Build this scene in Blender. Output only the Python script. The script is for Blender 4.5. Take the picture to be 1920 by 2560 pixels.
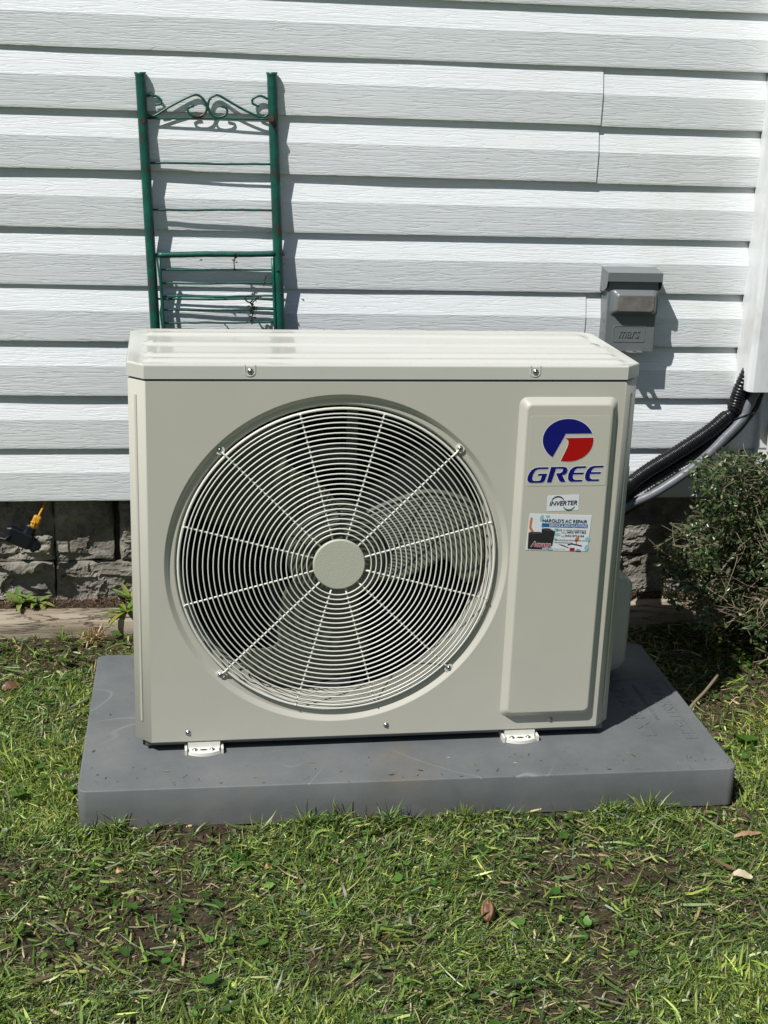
import bpy, bmesh, math, random
import numpy as np
from mathutils import Vector, Matrix, noise as mnoise
random.seed(7); rng = np.random.default_rng(11)
PI = math.pi
S = bpy.context.scene
for o in list(bpy.data.objects): bpy.data.objects.remove(o)
COL = S.collection

# ---------------------------------------------------------------- camera
CAM = (0.098538, -3.107456, 1.308073)
YAW, PITCH, ROLL = 0.137601, 0.306201, 0.035324
cd = bpy.data.cameras.new('camera'); cam = bpy.data.objects.new('camera', cd); COL.objects.link(cam)
f = Vector((math.sin(YAW)*math.cos(PITCH), math.cos(YAW)*math.cos(PITCH), -math.sin(PITCH)))
r = Vector((math.cos(YAW), -math.sin(YAW), 0)); u = r.cross(f)
r2 = math.cos(ROLL)*r + math.sin(ROLL)*u; u2 = -math.sin(ROLL)*r + math.cos(ROLL)*u
M = Matrix((r2, u2, -f)).transposed().to_4x4(); M.translation = CAM
cam.matrix_world = M
cd.sensor_fit = 'VERTICAL'; cd.sensor_height = 36; cd.lens = 3443.0/2560*36
cd.clip_start = 0.05; cd.clip_end = 500
S.camera = cam
S.render.resolution_x = 768; S.render.resolution_y = 1024

# ---------------------------------------------------------------- light
SUN_EL = math.radians(54.0); SUN_AZ = math.radians(40.3)     # light travels towards +X (cos az), +Y (sin az)
W = bpy.data.worlds.new('World'); S.world = W; W.use_nodes = True
nt = W.node_tree; nt.nodes.clear()
out = nt.nodes.new('ShaderNodeOutputWorld'); bg = nt.nodes.new('ShaderNodeBackground'); sky = nt.nodes.new('ShaderNodeTexSky')
sky.sky_type = 'NISHITA'; sky.sun_disc = False; sky.sun_elevation = SUN_EL
sky.sun_rotation = math.atan2(-math.cos(SUN_AZ), -math.sin(SUN_AZ)) % (2*PI)
sky.air_density = 1.0; sky.dust_density = 0.8; sky.ozone_density = 1.0
bg.inputs[1].default_value = 0.05
nt.links.new(sky.outputs[0], bg.inputs[0]); nt.links.new(bg.outputs[0], out.inputs[0])
sl = bpy.data.lights.new('sun', 'SUN'); sl.energy = 5.0; sl.angle = math.radians(0.5); sl.color = (1.0, 0.985, 0.955)
sun = bpy.data.objects.new('sun', sl); COL.objects.link(sun); sun.location = (-2, -3, 5)
ld = Vector((math.cos(SUN_AZ)*math.cos(SUN_EL), math.sin(SUN_AZ)*math.cos(SUN_EL), -math.sin(SUN_EL)))
sun.rotation_euler = ld.to_track_quat('-Z', 'Y').to_euler()
S.view_settings.view_transform = 'Standard'; S.view_settings.look = 'None'
S.view_settings.exposure = 0.10; S.view_settings.gamma = 1; S.view_settings.use_curve_mapping = False

# ---------------------------------------------------------------- materials
def mat(name, color, rough=0.6, metal=0.0, coat=0.0, spec=0.5):
    m = bpy.data.materials.new(name); m.use_nodes = True
    b = m.node_tree.nodes['Principled BSDF']
    b.inputs['Base Color'].default_value = (*color, 1); b.inputs['Roughness'].default_value = rough
    b.inputs['Metallic'].default_value = metal; b.inputs['Coat Weight'].default_value = coat
    b.inputs['Specular IOR Level'].default_value = spec
    return m
def N(m, t, **k):
    n = m.node_tree.nodes.new(t)
    for a, v in k.items():
        if a.startswith('i_'): n.inputs[int(a[2:])].default_value = v
        else: setattr(n, a, v)
    return n
def L(m, a, b): m.node_tree.links.new(a, b)
def coords(m, scale=(1, 1, 1), world=False):
    if world:
        g = N(m, 'ShaderNodeNewGeometry'); src = g.outputs['Position']
    else:
        g = N(m, 'ShaderNodeTexCoord'); src = g.outputs['Object']
    mp = N(m, 'ShaderNodeMapping'); mp.inputs['Scale'].default_value = scale
    L(m, src, mp.inputs[0]); return mp.outputs[0]
def noise(m, vec, scale, detail=4, rough=0.55, dist=0.0):
    n = N(m, 'ShaderNodeTexNoise'); L(m, vec, n.inputs['Vector'])
    n.inputs['Scale'].default_value = scale; n.inputs['Detail'].default_value = detail
    n.inputs['Roughness'].default_value = rough; n.inputs['Distortion'].default_value = dist
    return n.outputs['Fac']
def ramp(m, fac, stops):
    n = N(m, 'ShaderNodeValToRGB'); e = n.color_ramp.elements
    while len(e) < len(stops): e.new(0.5)
    for i, (p, c) in enumerate(stops):
        e[i].position = p; e[i].color = (*c, 1) if len(c) == 3 else c
    L(m, fac, n.inputs[0]); return n.outputs[0]
def bump(m, h, strength=0.5, dist=0.001, prev=None):
    n = N(m, 'ShaderNodeBump'); n.inputs['Strength'].default_value = strength; n.inputs['Distance'].default_value = dist
    L(m, h, n.inputs['Height'])
    if prev is not None: L(m, prev, n.inputs['Normal'])
    return n.outputs[0]
def bsdf(m): return m.node_tree.nodes['Principled BSDF']
def mix(m, fac, a, b, mode='MIX'):
    n = N(m, 'ShaderNodeMix'); n.data_type = 'RGBA'; n.blend_type = mode
    for i, v in ((0, fac), (6, a), (7, b)):
        if hasattr(v, 'is_output'): L(m, v, n.inputs[i])
        elif i == 0: n.inputs[0].default_value = v
        else: n.inputs[i].default_value = (*v, 1)
    return n.outputs[2]
def math_(m, op, a, b=None):
    n = N(m, 'ShaderNodeMath'); n.operation = op
    for i, v in ((0, a), (1, b)):
        if v is None: continue
        if hasattr(v, 'is_output'): L(m, v, n.inputs[i])
        else: n.inputs[i].default_value = v
    return n.outputs[0]

# vinyl siding with embossed wood grain
M_side = mat('vinyl', (0.74, 0.765, 0.775), 0.42, spec=0.45)
def _siding():
    m = M_side; v = coords(m, (1, 1, 1), True)
    mp = N(m, 'ShaderNodeMapping'); mp.inputs['Scale'].default_value = (7.0, 7.0, 120.0); L(m, v, mp.inputs[0])
    n1 = noise(m, mp.outputs[0], 1.0, 3.0, 0.55, 0.35)
    a = math_(m, 'ABSOLUTE', math_(m, 'SUBTRACT', n1, 0.5))
    g = ramp(m, a, [(0.0, (0, 0, 0)), (0.045, (1, 1, 1))])
    mp2 = N(m, 'ShaderNodeMapping'); mp2.inputs['Scale'].default_value = (11.0, 11.0, 260.0); L(m, v, mp2.inputs[0])
    n2 = noise(m, mp2.outputs[0], 1.0, 2.0, 0.5, 0.2)
    h = math_(m, 'ADD', math_(m, 'MULTIPLY', g, 0.75), math_(m, 'MULTIPLY', n2, 0.9))
    L(m, bump(m, h, 0.50, 0.0011), bsdf(m).inputs['Normal'])
    st = noise(m, v, 3.2, 5, 0.6)
    stm = ramp(m, st, [(0.5, (0, 0, 0)), (0.72, (1, 1, 1))])
    sep = N(m, 'ShaderNodeSeparateXYZ'); L(m, v, sep.inputs[0])
    gx = N(m, 'ShaderNodeMapRange'); gx.inputs[1].default_value = 0.6; gx.inputs[2].default_value = 1.2; L(m, sep.outputs[0], gx.inputs[0])
    fac = math_(m, 'MULTIPLY', math_(m, 'MULTIPLY', stm, gx.outputs[0]), 0.5)
    c = mix(m, fac, (0.74, 0.765, 0.775), (0.60, 0.60, 0.53))
    fine = noise(m, v, 420, 2, 0.5)
    sp = ramp(m, fine, [(0.235, (0.35, 0.33, 0.3)), (0.26, (1, 1, 1))])
    c = mix(m, 1.0, c, sp, 'MULTIPLY')
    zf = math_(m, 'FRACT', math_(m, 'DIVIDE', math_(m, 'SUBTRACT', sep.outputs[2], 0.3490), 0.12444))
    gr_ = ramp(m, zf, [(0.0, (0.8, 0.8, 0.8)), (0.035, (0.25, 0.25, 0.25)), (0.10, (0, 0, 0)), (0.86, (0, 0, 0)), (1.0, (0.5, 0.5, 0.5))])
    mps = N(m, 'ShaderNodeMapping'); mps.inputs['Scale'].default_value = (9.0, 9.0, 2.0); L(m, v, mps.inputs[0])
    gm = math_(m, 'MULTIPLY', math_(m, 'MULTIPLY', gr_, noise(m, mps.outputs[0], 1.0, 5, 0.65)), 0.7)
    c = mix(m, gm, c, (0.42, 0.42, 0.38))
    big = ramp(m, noise(m, v, 1.3, 3), [(0.3, (0.94, 0.94, 0.93)), (0.7, (1, 1, 1))])
    c = mix(m, 1.0, c, big, 'MULTIPLY')
    L(m, c, bsdf(m).inputs['Base Color'])
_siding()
M_trim = mat('white_trim', (0.72, 0.735, 0.735), 0.4)
def _t():
    m = M_trim; v = coords(m, (1, 1, 0.5), True)
    c = ramp(m, noise(m, v, 14, 6, 0.65), [(0.3, (0.58, 0.575, 0.55)), (0.55, (0.72, 0.735, 0.735))]); L(m, c, bsdf(m).inputs['Base Color'])
_t()
CREAM = (0.492, 0.477, 0.408)
def paint(name, col, rough, coat=0.0, peel=0.12, peel_scale=900):
    m = mat(name, col, rough, coat=coat)
    v = coords(m); L(m, bump(m, noise(m, v, peel_scale, 2), peel, 0.0004), bsdf(m).inputs['Normal'])
    c = ramp(m, noise(m, v, 5, 6, 0.6), [(0.3, tuple(a*0.94 for a in col)), (0.7, col)])
    sp = ramp(m, noise(m, v, 300, 2, 0.5), [(0.72, (0, 0, 0)), (0.76, (1, 1, 1))])
    ms = ramp(m, noise(m, v, 6, 3), [(0.5, (0, 0, 0)), (0.7, (1, 1, 1))])
    c = mix(m, math_(m, 'MULTIPLY', math_(m, 'MULTIPLY', sp, ms), 0.35), c, (0.22, 0.18, 0.13)); L(m, c, bsdf(m).inputs['Base Color'])
    return m
M_cream = paint('cream_enamel', CREAM, 0.36)
M_lid = paint('cream_enamel_gloss', (0.55, 0.545, 0.49), 0.09, peel=0.015)
M_lid.node_tree.nodes['Principled BSDF'].inputs['Specular IOR Level'].default_value = 0.7
M_hubcap = paint('cream_textured', (0.46, 0.46, 0.37), 0.5, peel=0.9, peel_scale=260)
M_wire = mat('cream_wire', (0.66, 0.66, 0.59), 0.36)
M_dark = mat('dark_interior', (0.012, 0.013, 0.012), 0.8)
M_fan = mat('olive_plastic', (0.085, 0.090, 0.062), 0.42)
M_galv = mat('galvanised', (0.16, 0.17, 0.17), 0.45, 0.6)
M_steel = mat('steel_screw', (0.42, 0.42, 0.42), 0.28, 1.0)
M_green = mat('green_paint', (0.004, 0.085, 0.058), 0.38, spec=0.5)
def _g():
    m = M_green; v = coords(m)
    c = ramp(m, noise(m, v, 22, 6, 0.7), [(0.37, (0.055, 0.03, 0.018)), (0.42, (0.006, 0.055, 0.045)), (0.6, (0.004, 0.095, 0.062))])
    L(m, c, bsdf(m).inputs['Base Color']); L(m, bump(m, noise(m, v, 160, 4), 0.5, 0.0008), bsdf(m).inputs['Normal'])
_g()
M_rust = mat('rust', (0.07, 0.03, 0.018), 0.9)
M_box = paint('grey_enamel', (0.155, 0.168, 0.172), 0.36)
M_boxw = mat('worn_grey', (0.20, 0.185, 0.165), 0.5)
def _bw():
    m = M_boxw; v = coords(m); c = ramp(m, noise(m, v, 30, 6, 0.6), [(0.35, (0.13, 0.115, 0.10)), (0.6, (0.2, 0.19, 0.175))]); L(m, c, bsdf(m).inputs['Base Color'])
_bw()
M_black = mat('black_tape', (0.007, 0.007, 0.008), 0.30, spec=0.35)
M_cable = mat('black_cable', (0.012, 0.012, 0.014), 0.4)
M_conduit = mat('grey_conduit', (0.145, 0.152, 0.168), 0.42)
M_yellow = mat('yellow_plastic', (0.55, 0.26, 0.02), 0.4)
M_blackp = mat('black_plastic', (0.007, 0.009, 0.013), 0.4, spec=0.35)
M_pvc = mat('white_pvc', (0.74, 0.73, 0.66), 0.35)

M_pad = mat('grey_pad', (0.125, 0.137, 0.147), 0.62, spec=0.4)
def _pad():
    m = M_pad; v = coords(m)
    n = noise(m, v, 7, 7, 0.62)
    c = ramp(m, n, [(0.28, (0.100, 0.108, 0.110)), (0.55, (0.134, 0.142, 0.143)), (0.75, (0.160, 0.163, 0.160))])
    n2 = noise(m, v, 2.7, 6, 0.7); st = ramp(m, n2, [(0.58, (0, 0, 0)), (0.72, (1, 1, 1))])
    c = mix(m, math_(m, 'MULTIPLY', st, 0.6), c, (0.165, 0.13, 0.09))
    n3 = noise(m, v, 150, 3, 0.7); c = mix(m, math_(m, 'MULTIPLY', ramp(m, n3, [(0.66, (0, 0, 0)), (0.70, (1, 1, 1))]), 0.7), c, (0.055, 0.05, 0.04))
    # scuffs: thin pale arcs from distorted wave ridges
    mpf = N(m, 'ShaderNodeMapping'); mpf.inputs['Scale'].default_value = (1, 1, 0); L(m, v, mpf.inputs[0])
    w = noise(m, mpf.outputs[0], 3.1, 1.0, 0.4, 1.2); a = math_(m, 'ABSOLUTE', math_(m, 'SUBTRACT', w, 0.5))
    sc = ramp(m, a, [(0.0, (1, 1, 1)), (0.007, (0, 0, 0))]); msk = ramp(m, noise(m, v, 2.2, 2), [(0.5, (0, 0, 0)), (0.6, (1, 1, 1))])
    szt = N(m, 'ShaderNodeSeparateXYZ'); L(m, v, szt.inputs[0]); msk = math_(m, 'MULTIPLY', msk, math_(m, 'GREATER_THAN', szt.outputs[2], 0.0735))
    c = mix(m, math_(m, 'MULTIPLY', math_(m, 'MULTIPLY', sc, msk), 0.6), c, (0.27, 0.28, 0.28))
    sz = N(m, 'ShaderNodeSeparateXYZ'); L(m, v, sz.inputs[0])
    low = ramp(m, sz.outputs[2], [(0.0, (1, 1, 1)), (0.045, (0, 0, 0))]); mud = ramp(m, noise(m, v, 18, 7, 0.7), [(0.42, (0, 0, 0)), (0.6, (1, 1, 1))])
    c = mix(m, math_(m, 'MULTIPLY', math_(m, 'MULTIPLY', low, mud), 0.55), c, (0.12, 0.095, 0.065))
    L(m, c, bsdf(m).inputs['Base Color'])
    L(m, bump(m, noise(m, v, 240, 5, 0.7), 0.5, 0.0007), bsdf(m).inputs['Normal'])
_pad()
def stone_mat(name, a, b, c2):
    m = mat(name, a, 0.9, spec=0.2); v = coords(m, (1, 1, 1), True)
    c = ramp(m, noise(m, v, 13, 8, 0.65), [(0.3, a), (0.5, b), (0.68, c2)])
    L(m, c, bsdf(m).inputs['Base Color'])
    L(m, bump(m, noise(m, v, 75, 10, 0.78), 1.0, 0.009), bsdf(m).inputs['Normal'])
    return m
M_stone = stone_mat('block_stone', (0.15, 0.135, 0.11), (0.27, 0.25, 0.21), (0.40, 0.37, 0.31))
M_mortar = stone_mat('mortar', (0.04, 0.036, 0.03), (0.07, 0.063, 0.052), (0.10, 0.092, 0.078))
M_wood = mat('weathered_wood', (0.25, 0.2, 0.15), 0.85, spec=0.2)
def _w():
    m = M_wood; v = coords(m, (2.2, 30, 30)); n = noise(m, v, 1.0, 5, 0.6, 0.8)
    c = ramp(m, n, [(0.25, (0.16, 0.12, 0.085)), (0.5, (0.30, 0.25, 0.185)), (0.75, (0.42, 0.37, 0.29))])
    a = math_(m, 'ABSOLUTE', math_(m, 'SUBTRACT', n, 0.47)); k = ramp(m, a, [(0.0, (0.22, 0.2, 0.18)), (0.012, (1, 1, 1))])
    c = mix(m, 1.0, c, k, 'MULTIPLY'); L(m, c, bsdf(m).inputs['Base Color'])
    h = math_(m, 'ADD', n, math_(m, 'MULTIPLY', ramp(m, a, [(0.0, (0, 0, 0)), (0.02, (1, 1, 1))]), 1.0))
    L(m, bump(m, h, 0.8, 0.003), bsdf(m).inputs['Normal'])
_w()
M_soil = mat('soil', (0.1, 0.075, 0.05), 0.95, spec=0.1)
def _s():
    m = M_soil; v = coords(m, (1, 1, 1), True)
    c = ramp(m, noise(m, v, 40, 8, 0.7), [(0.3, (0.025, 0.018, 0.012)), (0.5, (0.07, 0.052, 0.035)), (0.74, (0.17, 0.13, 0.095))])
    # far lawn: grass colour beyond the strip that carries modelled grass
    ln = N(m, 'ShaderNodeVectorMath'); ln.operation = 'LENGTH'
    ad = N(m, 'ShaderNodeVectorMath'); ad.operation = 'ADD'; ad.inputs[1].default_value = (-0.6, 0.9, 0); L(m, v, ad.inputs[0]); L(m, ad.outputs[0], ln.inputs[0])
    mr = N(m, 'ShaderNodeMapRange'); mr.inputs[1].default_value = 1.6; mr.inputs[2].default_value = 2.4; L(m, ln.outputs['Value'], mr.inputs[0])
    g = ramp(m, noise(m, v, 60, 6, 0.7), [(0.3, (0.03, 0.05, 0.012)), (0.6, (0.09, 0.13, 0.03))])
    c = mix(m, mr.outputs[0], c, g); L(m, c, bsdf(m).inputs['Base Color'])
    L(m, bump(m, noise(m, v, 130, 8, 0.75), 1.0, 0.008), bsdf(m).inputs['Normal'])
_s()
def leaf_mat(name, rough=0.45, trans=0.35, spec=0.5, gain=1.0):
    m = mat(name, (0.1, 0.2, 0.03), rough, spec=spec)
    at = N(m, 'ShaderNodeAttribute'); at.attribute_name = 'tint'
    b = bsdf(m); L(m, at.outputs['Color'], b.inputs['Base Color'])
    tr = N(m, 'ShaderNodeBsdfTranslucent'); mx = N(m, 'ShaderNodeMixShader'); mx.inputs[0].default_value = trans
    br = N(m, 'ShaderNodeMix'); br.data_type = 'RGBA'; br.blend_type = 'MULTIPLY'; br.inputs[0].default_value = 1
    L(m, at.outputs['Color'], br.inputs[6]); br.inputs[7].default_value = (1.5, 1.6, 0.6, 1); L(m, br.outputs[2], tr.inputs[0])
    L(m, b.outputs[0], mx.inputs[1]); L(m, tr.outputs[0], mx.inputs[2])
    o = [n for n in m.node_tree.nodes if n.type == 'OUTPUT_MATERIAL'][0]; L(m, mx.outputs[0], o.inputs[0])
    return m
M_grass = leaf_mat('grass_blade', 0.42, 0.22, 0.5)
M_leaf = leaf_mat('shrub_leaf', 0.28, 0.22, 0.55)
M_weed = leaf_mat('weed_leaf', 0.4, 0.3, 0.4)
M_bark = mat('twig_bark', (0.18, 0.145, 0.095), 0.8)
M_straw = mat('dry_straw', (0.42, 0.31, 0.17), 0.7)
M_vine = mat('dead_vine', (0.03, 0.035, 0.02), 0.8)
P_blue = mat('print_blue', (0.004, 0.004, 0.14), 0.3); P_red = mat('print_red', (0.36, 0.002, 0.003), 0.3)
P_white = mat('print_white', (0.72, 0.73, 0.76), 0.3); P_film = mat('sticker_film', (0.49, 0.48, 0.40), 0.16)
P_black = mat('print_black', (0.015, 0.015, 0.018), 0.4); P_green = mat('print_green', (0.03, 0.11, 0.05), 0.4)
P_card = mat('card_white', (0.66, 0.68, 0.70), 0.3); P_bar = mat('print_bar_blue', (0.01, 0.11, 0.32), 0.3)
P_navy = mat('print_navy', (0.01, 0.05, 0.09), 0.4); P_orange = mat('print_orange', (0.52, 0.16, 0.03), 0.4)
P_sky = mat('print_pale_blue', (0.25, 0.47, 0.52), 0.4); P_char = mat('print_charcoal', (0.02, 0.02, 0.022), 0.35)
P_char2 = mat('print_charcoal_lid', (0.045, 0.045, 0.047), 0.35)
P_am = mat('print_crimson', (0.30, 0.012, 0.03), 0.35); P_grey = mat('print_grey', (0.10, 0.12, 0.14), 0.4)

# ---------------------------------------------------------------- builders
def tag(o, label=None, cat=None, group=None, kind=None):
    if label: o['label'] = label
    if cat: o['category'] = cat
    if group: o['group'] = group
    if kind: o['kind'] = kind
    return o
def empty(name, loc, rz=0.0, label=None, cat=None, group=None):
    o = bpy.data.objects.new(name, None); COL.objects.link(o); o.location = loc; o.rotation_euler = (0, 0, rz)
    o.empty_display_size = 0.05
    return tag(o, label, cat, group)
def link(name, me, parent=None):
    o = bpy.data.objects.new(name, me); COL.objects.link(o)
    if parent is not None: o.parent = parent
    return o
class MB:
    def __init__(s, off=(0, 0, 0)): s.v = []; s.f = []; s.sm = []; s.off = Vector(off)
    def add(s, vs, fs, smooth=False):
        b = len(s.v); s.v += [tuple(Vector(p) + s.off) for p in vs]
        s.f += [tuple(i+b for i in q) for q in fs]; s.sm += [smooth]*len(fs); return s
    def box(s, a, b):
        x0, y0, z0 = a; x1, y1, z1 = b
        return s.add([(x0,y0,z0),(x1,y0,z0),(x1,y1,z0),(x0,y1,z0),(x0,y0,z1),(x1,y0,z1),(x1,y1,z1),(x0,y1,z1)],
              [(0,3,2,1),(4,5,6,7),(0,1,5,4),(1,2,6,5),(2,3,7,6),(3,0,4,7)])
    def loops(s, rings, closed=True, cap0=False, cap1=False, smooth=True):
        n = len(rings[0]); vs = [p for rg in rings for p in rg]; fs = []
        m = n if closed else n-1
        for i in range(len(rings)-1):
            for j in range(m):
                k = (j+1) % n; fs.append((i*n+j, i*n+k, (i+1)*n+k, (i+1)*n+j))
        s.add(vs, fs, smooth)
        if cap0: s.add(rings[0], [tuple(range(n))[::-1]], False)
        if cap1: s.add(rings[-1], [tuple(range(n))], False)
        return s
    def tube(s, pts, r, n=10, caps=True, closed=False, wob=None):
        pts = [Vector(p) for p in pts]; m = len(pts); rings = []
        up = Vector((0, 0, 1)); prev = None
        for i, p in enumerate(pts):
            if closed: t = (pts[(i+1) % m]-pts[i-1]).normalized()
            else: t = (pts[min(i+1, m-1)]-pts[max(i-1, 0)]).normalized()
            if prev is None:
                a = t.cross(up);
                if a.length < 1e-3: a = t.cross(Vector((1, 0, 0)))
                a.normalize()
            else: a = (prev - t*prev.dot(t)).normalized()
            prev = a; b = t.cross(a); ri = r[i] if hasattr(r, '__len__') else r
            rings.append([tuple(p + (a*math.cos(2*PI*k/n)+b*math.sin(2*PI*k/n))*ri*(wob(i, k) if wob else 1)) for k in range(n)])
        if closed: rings.append(rings[0]); caps = False
        return s.loops(rings, True, caps, caps, True)
    def poly(s, pts):          # one n-gon
        return s.add(pts, [tuple(range(len(pts)))])
    def build(s, name, m, parent=None, fix=True):
        me = bpy.data.meshes.new(name); me.from_pydata(s.v, [], s.f)
        me.polygons.foreach_set('use_smooth', s.sm)
        if fix:
            b = bmesh.new(); b.from_mesh(me); bmesh.ops.remove_doubles(b, verts=b.verts, dist=1e-6)
            bmesh.ops.recalc_face_normals(b, faces=b.faces); b.to_mesh(me); b.free()
        me.materials.append(m); me.update(); return link(name, me, parent)
def spline(P, step=0.01):
    P = [Vector(p) for p in P]; out = []
    for i in range(len(P)-1):
        a = P[max(i-1, 0)]; b = P[i]; c = P[i+1]; d = P[min(i+2, len(P)-1)]
        n = max(1, int((c-b).length/step))
        for k in range(n):
            t = k/n; out.append(0.5*((2*b)+(c-a)*t+(2*a-5*b+4*c-d)*t*t+(3*b-a-3*c+d)*t**3))
    out.append(P[-1]); return out
def sm(a, b, x):
    t = min(1, max(0, (x-a)/(b-a))); return t*t*(3-2*t)
def rrect(x0, z0, x1, z1, r, n=6):
    pts = []
    for cx, cz, a0 in ((x1-r, z1-r, 0), (x0+r, z1-r, 90), (x0+r, z0+r, 180), (x1-r, z0+r, 270)):
        for k in range(n+1):
            a = math.radians(a0+90*k/n); pts.append((cx+r*math.cos(a), cz+r*math.sin(a)))
    return pts
def np_mesh(name, V, F, m, parent=None, tint=None, smooth=False):
    """V (n,3), F (k,3 or 4) arrays; tint per vertex (n,3)"""
    me = bpy.data.meshes.new(name); k = F.shape[1]
    me.vertices.add(len(V)); me.vertices.foreach_set('co', V.astype(np.float32).ravel())
    me.loops.add(F.size); me.loops.foreach_set('vertex_index', F.astype(np.int32).ravel())
    me.polygons.add(len(F)); me.polygons.foreach_set('loop_start', np.arange(0, F.size, k, dtype=np.int32))
    me.polygons.foreach_set('loop_total', np.full(len(F), k, dtype=np.int32))
    if smooth: me.polygons.foreach_set('use_smooth', np.ones(len(F), dtype=bool))
    if tint is not None:
        at = me.color_attributes.new('tint', 'FLOAT_COLOR', 'POINT')
        at.data.foreach_set('color', np.c_[tint, np.ones(len(tint))].astype(np.float32).ravel())
    me.materials.append(m); me.update(calc_edges=True); me.validate()
    return link(name, me, parent)

# ================================================================ SETTING
_k = rng.normal(0, 1, (14, 2)); _k /= np.linalg.norm(_k, axis=1)[:, None]
_fr = np.array([6, 9, 14, 19, 27, 38, 50, 66, 85, 110, 140, 170, 210, 260.0]); _ph = rng.uniform(0, 6.28, 14)
def wav(x, y, lo=0, hi=14, p=1.0):
    s = 0
    for i in range(lo, hi): s = s + np.sin(_fr[i]*(_k[i, 0]*x+_k[i, 1]*y)+_ph[i])/(_fr[i]/6)**p
    return s
def sstep(a, b, x):
    t = np.clip((x-a)/(b-a), 0, 1); return t*t*(3-2*t)
def ground(x, y):
    base = 0.006 + 0.028*sstep(-0.85, -0.2, y) + 0.052*sstep(-0.035, -0.005, y)
    near = np.exp(-(np.maximum(0, np.hypot(x-0.6, y+0.9)-2.5))**2)
    flat = 1 - 0.55*sstep(-0.1, -0.05, y)
    g = base + near*flat*(0.0045*wav(x, y, 0, 5)*0.5 + 0.0035*wav(x, y, 5, 12, 0.5)*0.4)
    # worn earth gutter round the pad
    dx = np.maximum(np.maximum(-0.13-x, x-1.10), 0); dy = np.maximum(np.maximum(-0.893-y, y+0.285), 0)
    d = np.hypot(dx, dy); inside = (d <= 0)
    g = np.where(inside, np.minimum(g, 0.004), g) + np.where(y < -0.89, 0.010*np.exp(-(d/0.05)**2)*(0.8+0.5*np.sin(x*23)+0.3*np.sin(x*61)), -0.006*np.exp(-(d/0.025)**2))*(~inside)
    return g
def axis(lo, hi, step, far):
    core = np.arange(lo, hi+1e-6, step); a = [lo]; s = step
    while a[-1] > -far: s *= 1.35; a.append(a[-1]-s)
    b = [hi]; s = step
    while b[-1] < far: s *= 1.35; b.append(b[-1]+s)
    return np.array(a[1:][::-1]+list(core)+b[1:])
gx = axis(-0.8, 2.2, 0.011, 90); gy = axis(-2.0, 0.06, 0.011, 90)
GX, GY = np.meshgrid(gx, gy); GZ = ground(GX, GY)
nx_, ny_ = len(gx), len(gy); idx = np.arange(nx_*ny_).reshape(ny_, nx_)
F = np.stack([idx[:-1, :-1], idx[:-1, 1:], idx[1:, 1:], idx[1:, :-1]], -1).reshape(-1, 4)
g = np_mesh('ground', np.c_[GX.ravel(), GY.ravel(), GZ.ravel()], F, M_soil, smooth=True); tag(g, kind='structure')

# ---- house wall: vinyl siding, two courses to a panel
P0, PP = 0.3490, 0.12444
wall = empty('house_wall', (0.6, 0.0, P0), 0, 'white vinyl lap siding wall of the house above the stone footing', 'wall')
WX0, WX1 = -2.4, 2.9
def siding_panel(k, xa, xb, dy=0.0, dz=0.0):
    zb = P0 + 2*k*PP + dz; prof = []
    for c in range(2):
        z = zb + c*PP
        prof += [(0.0122, z+0.0015, 0), (0.0, z, 1), (-0.0004, z+0.0035, 0), (-0.0026, z+0.068, 0), (-0.0016, z+0.0715, 0), (0.0122, z+PP+0.0012, 0)]
    prof.append((0.0122, zb+2*PP+0.02, 0))
    n = max(2, int((xb-xa)/0.045)); xs = np.linspace(xa, xb, n)
    vs = []; ph = random.uniform(0, 6)
    for i, xx in enumerate(xs):
        w = 0.0007*math.sin(xx*5+ph)+0.0005*math.sin(xx*13+2*ph); wz = 0.0006*math.sin(xx*3.1+ph*3)
        for (y, z, e) in prof: vs.append((xx-0.6, y+dy+w, z+wz-P0))
    m = len(prof); fs = [(i*m+j, (i+1)*m+j, (i+1)*m+j+1, i*m+j+1) for i in range(n-1) for j in range(m-1)]
    b = MB(); b.add(vs, fs, False)
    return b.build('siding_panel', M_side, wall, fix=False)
for k in range(0, 9):
    z = k
    if k in (1, 3):   # joint in view
        siding_panel(k, WX0, 0.9850, -0.0034, 0.0006)
        siding_panel(k, 0.9700, WX1, 0.0, -0.0014 if k == 3 else 0.0)
    elif k in (5, 7):
        siding_panel(k, WX0, -1.1, 0); siding_panel(k, -1.1015, WX1, -0.002)
    elif k in (0, 4, 8):
        siding_panel(k, WX0, 2.05, 0); siding_panel(k, 2.0485, WX1, -0.002)
    else: siding_panel(k, WX0, WX1)
b = MB((-0.6, 0, -P0)); b.box((WX0, 0.022, P0+0.004), (WX1, 0.16, P0+18*PP)); b.build('sheathing_board', M_mortar, wall)
b = MB((-0.6, 0, -P0)); b.box((1.436, -0.022, P0+0.002), (1.515, 0.012, P0+18*PP)); b.build('corner_trim', M_trim, wall)

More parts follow.
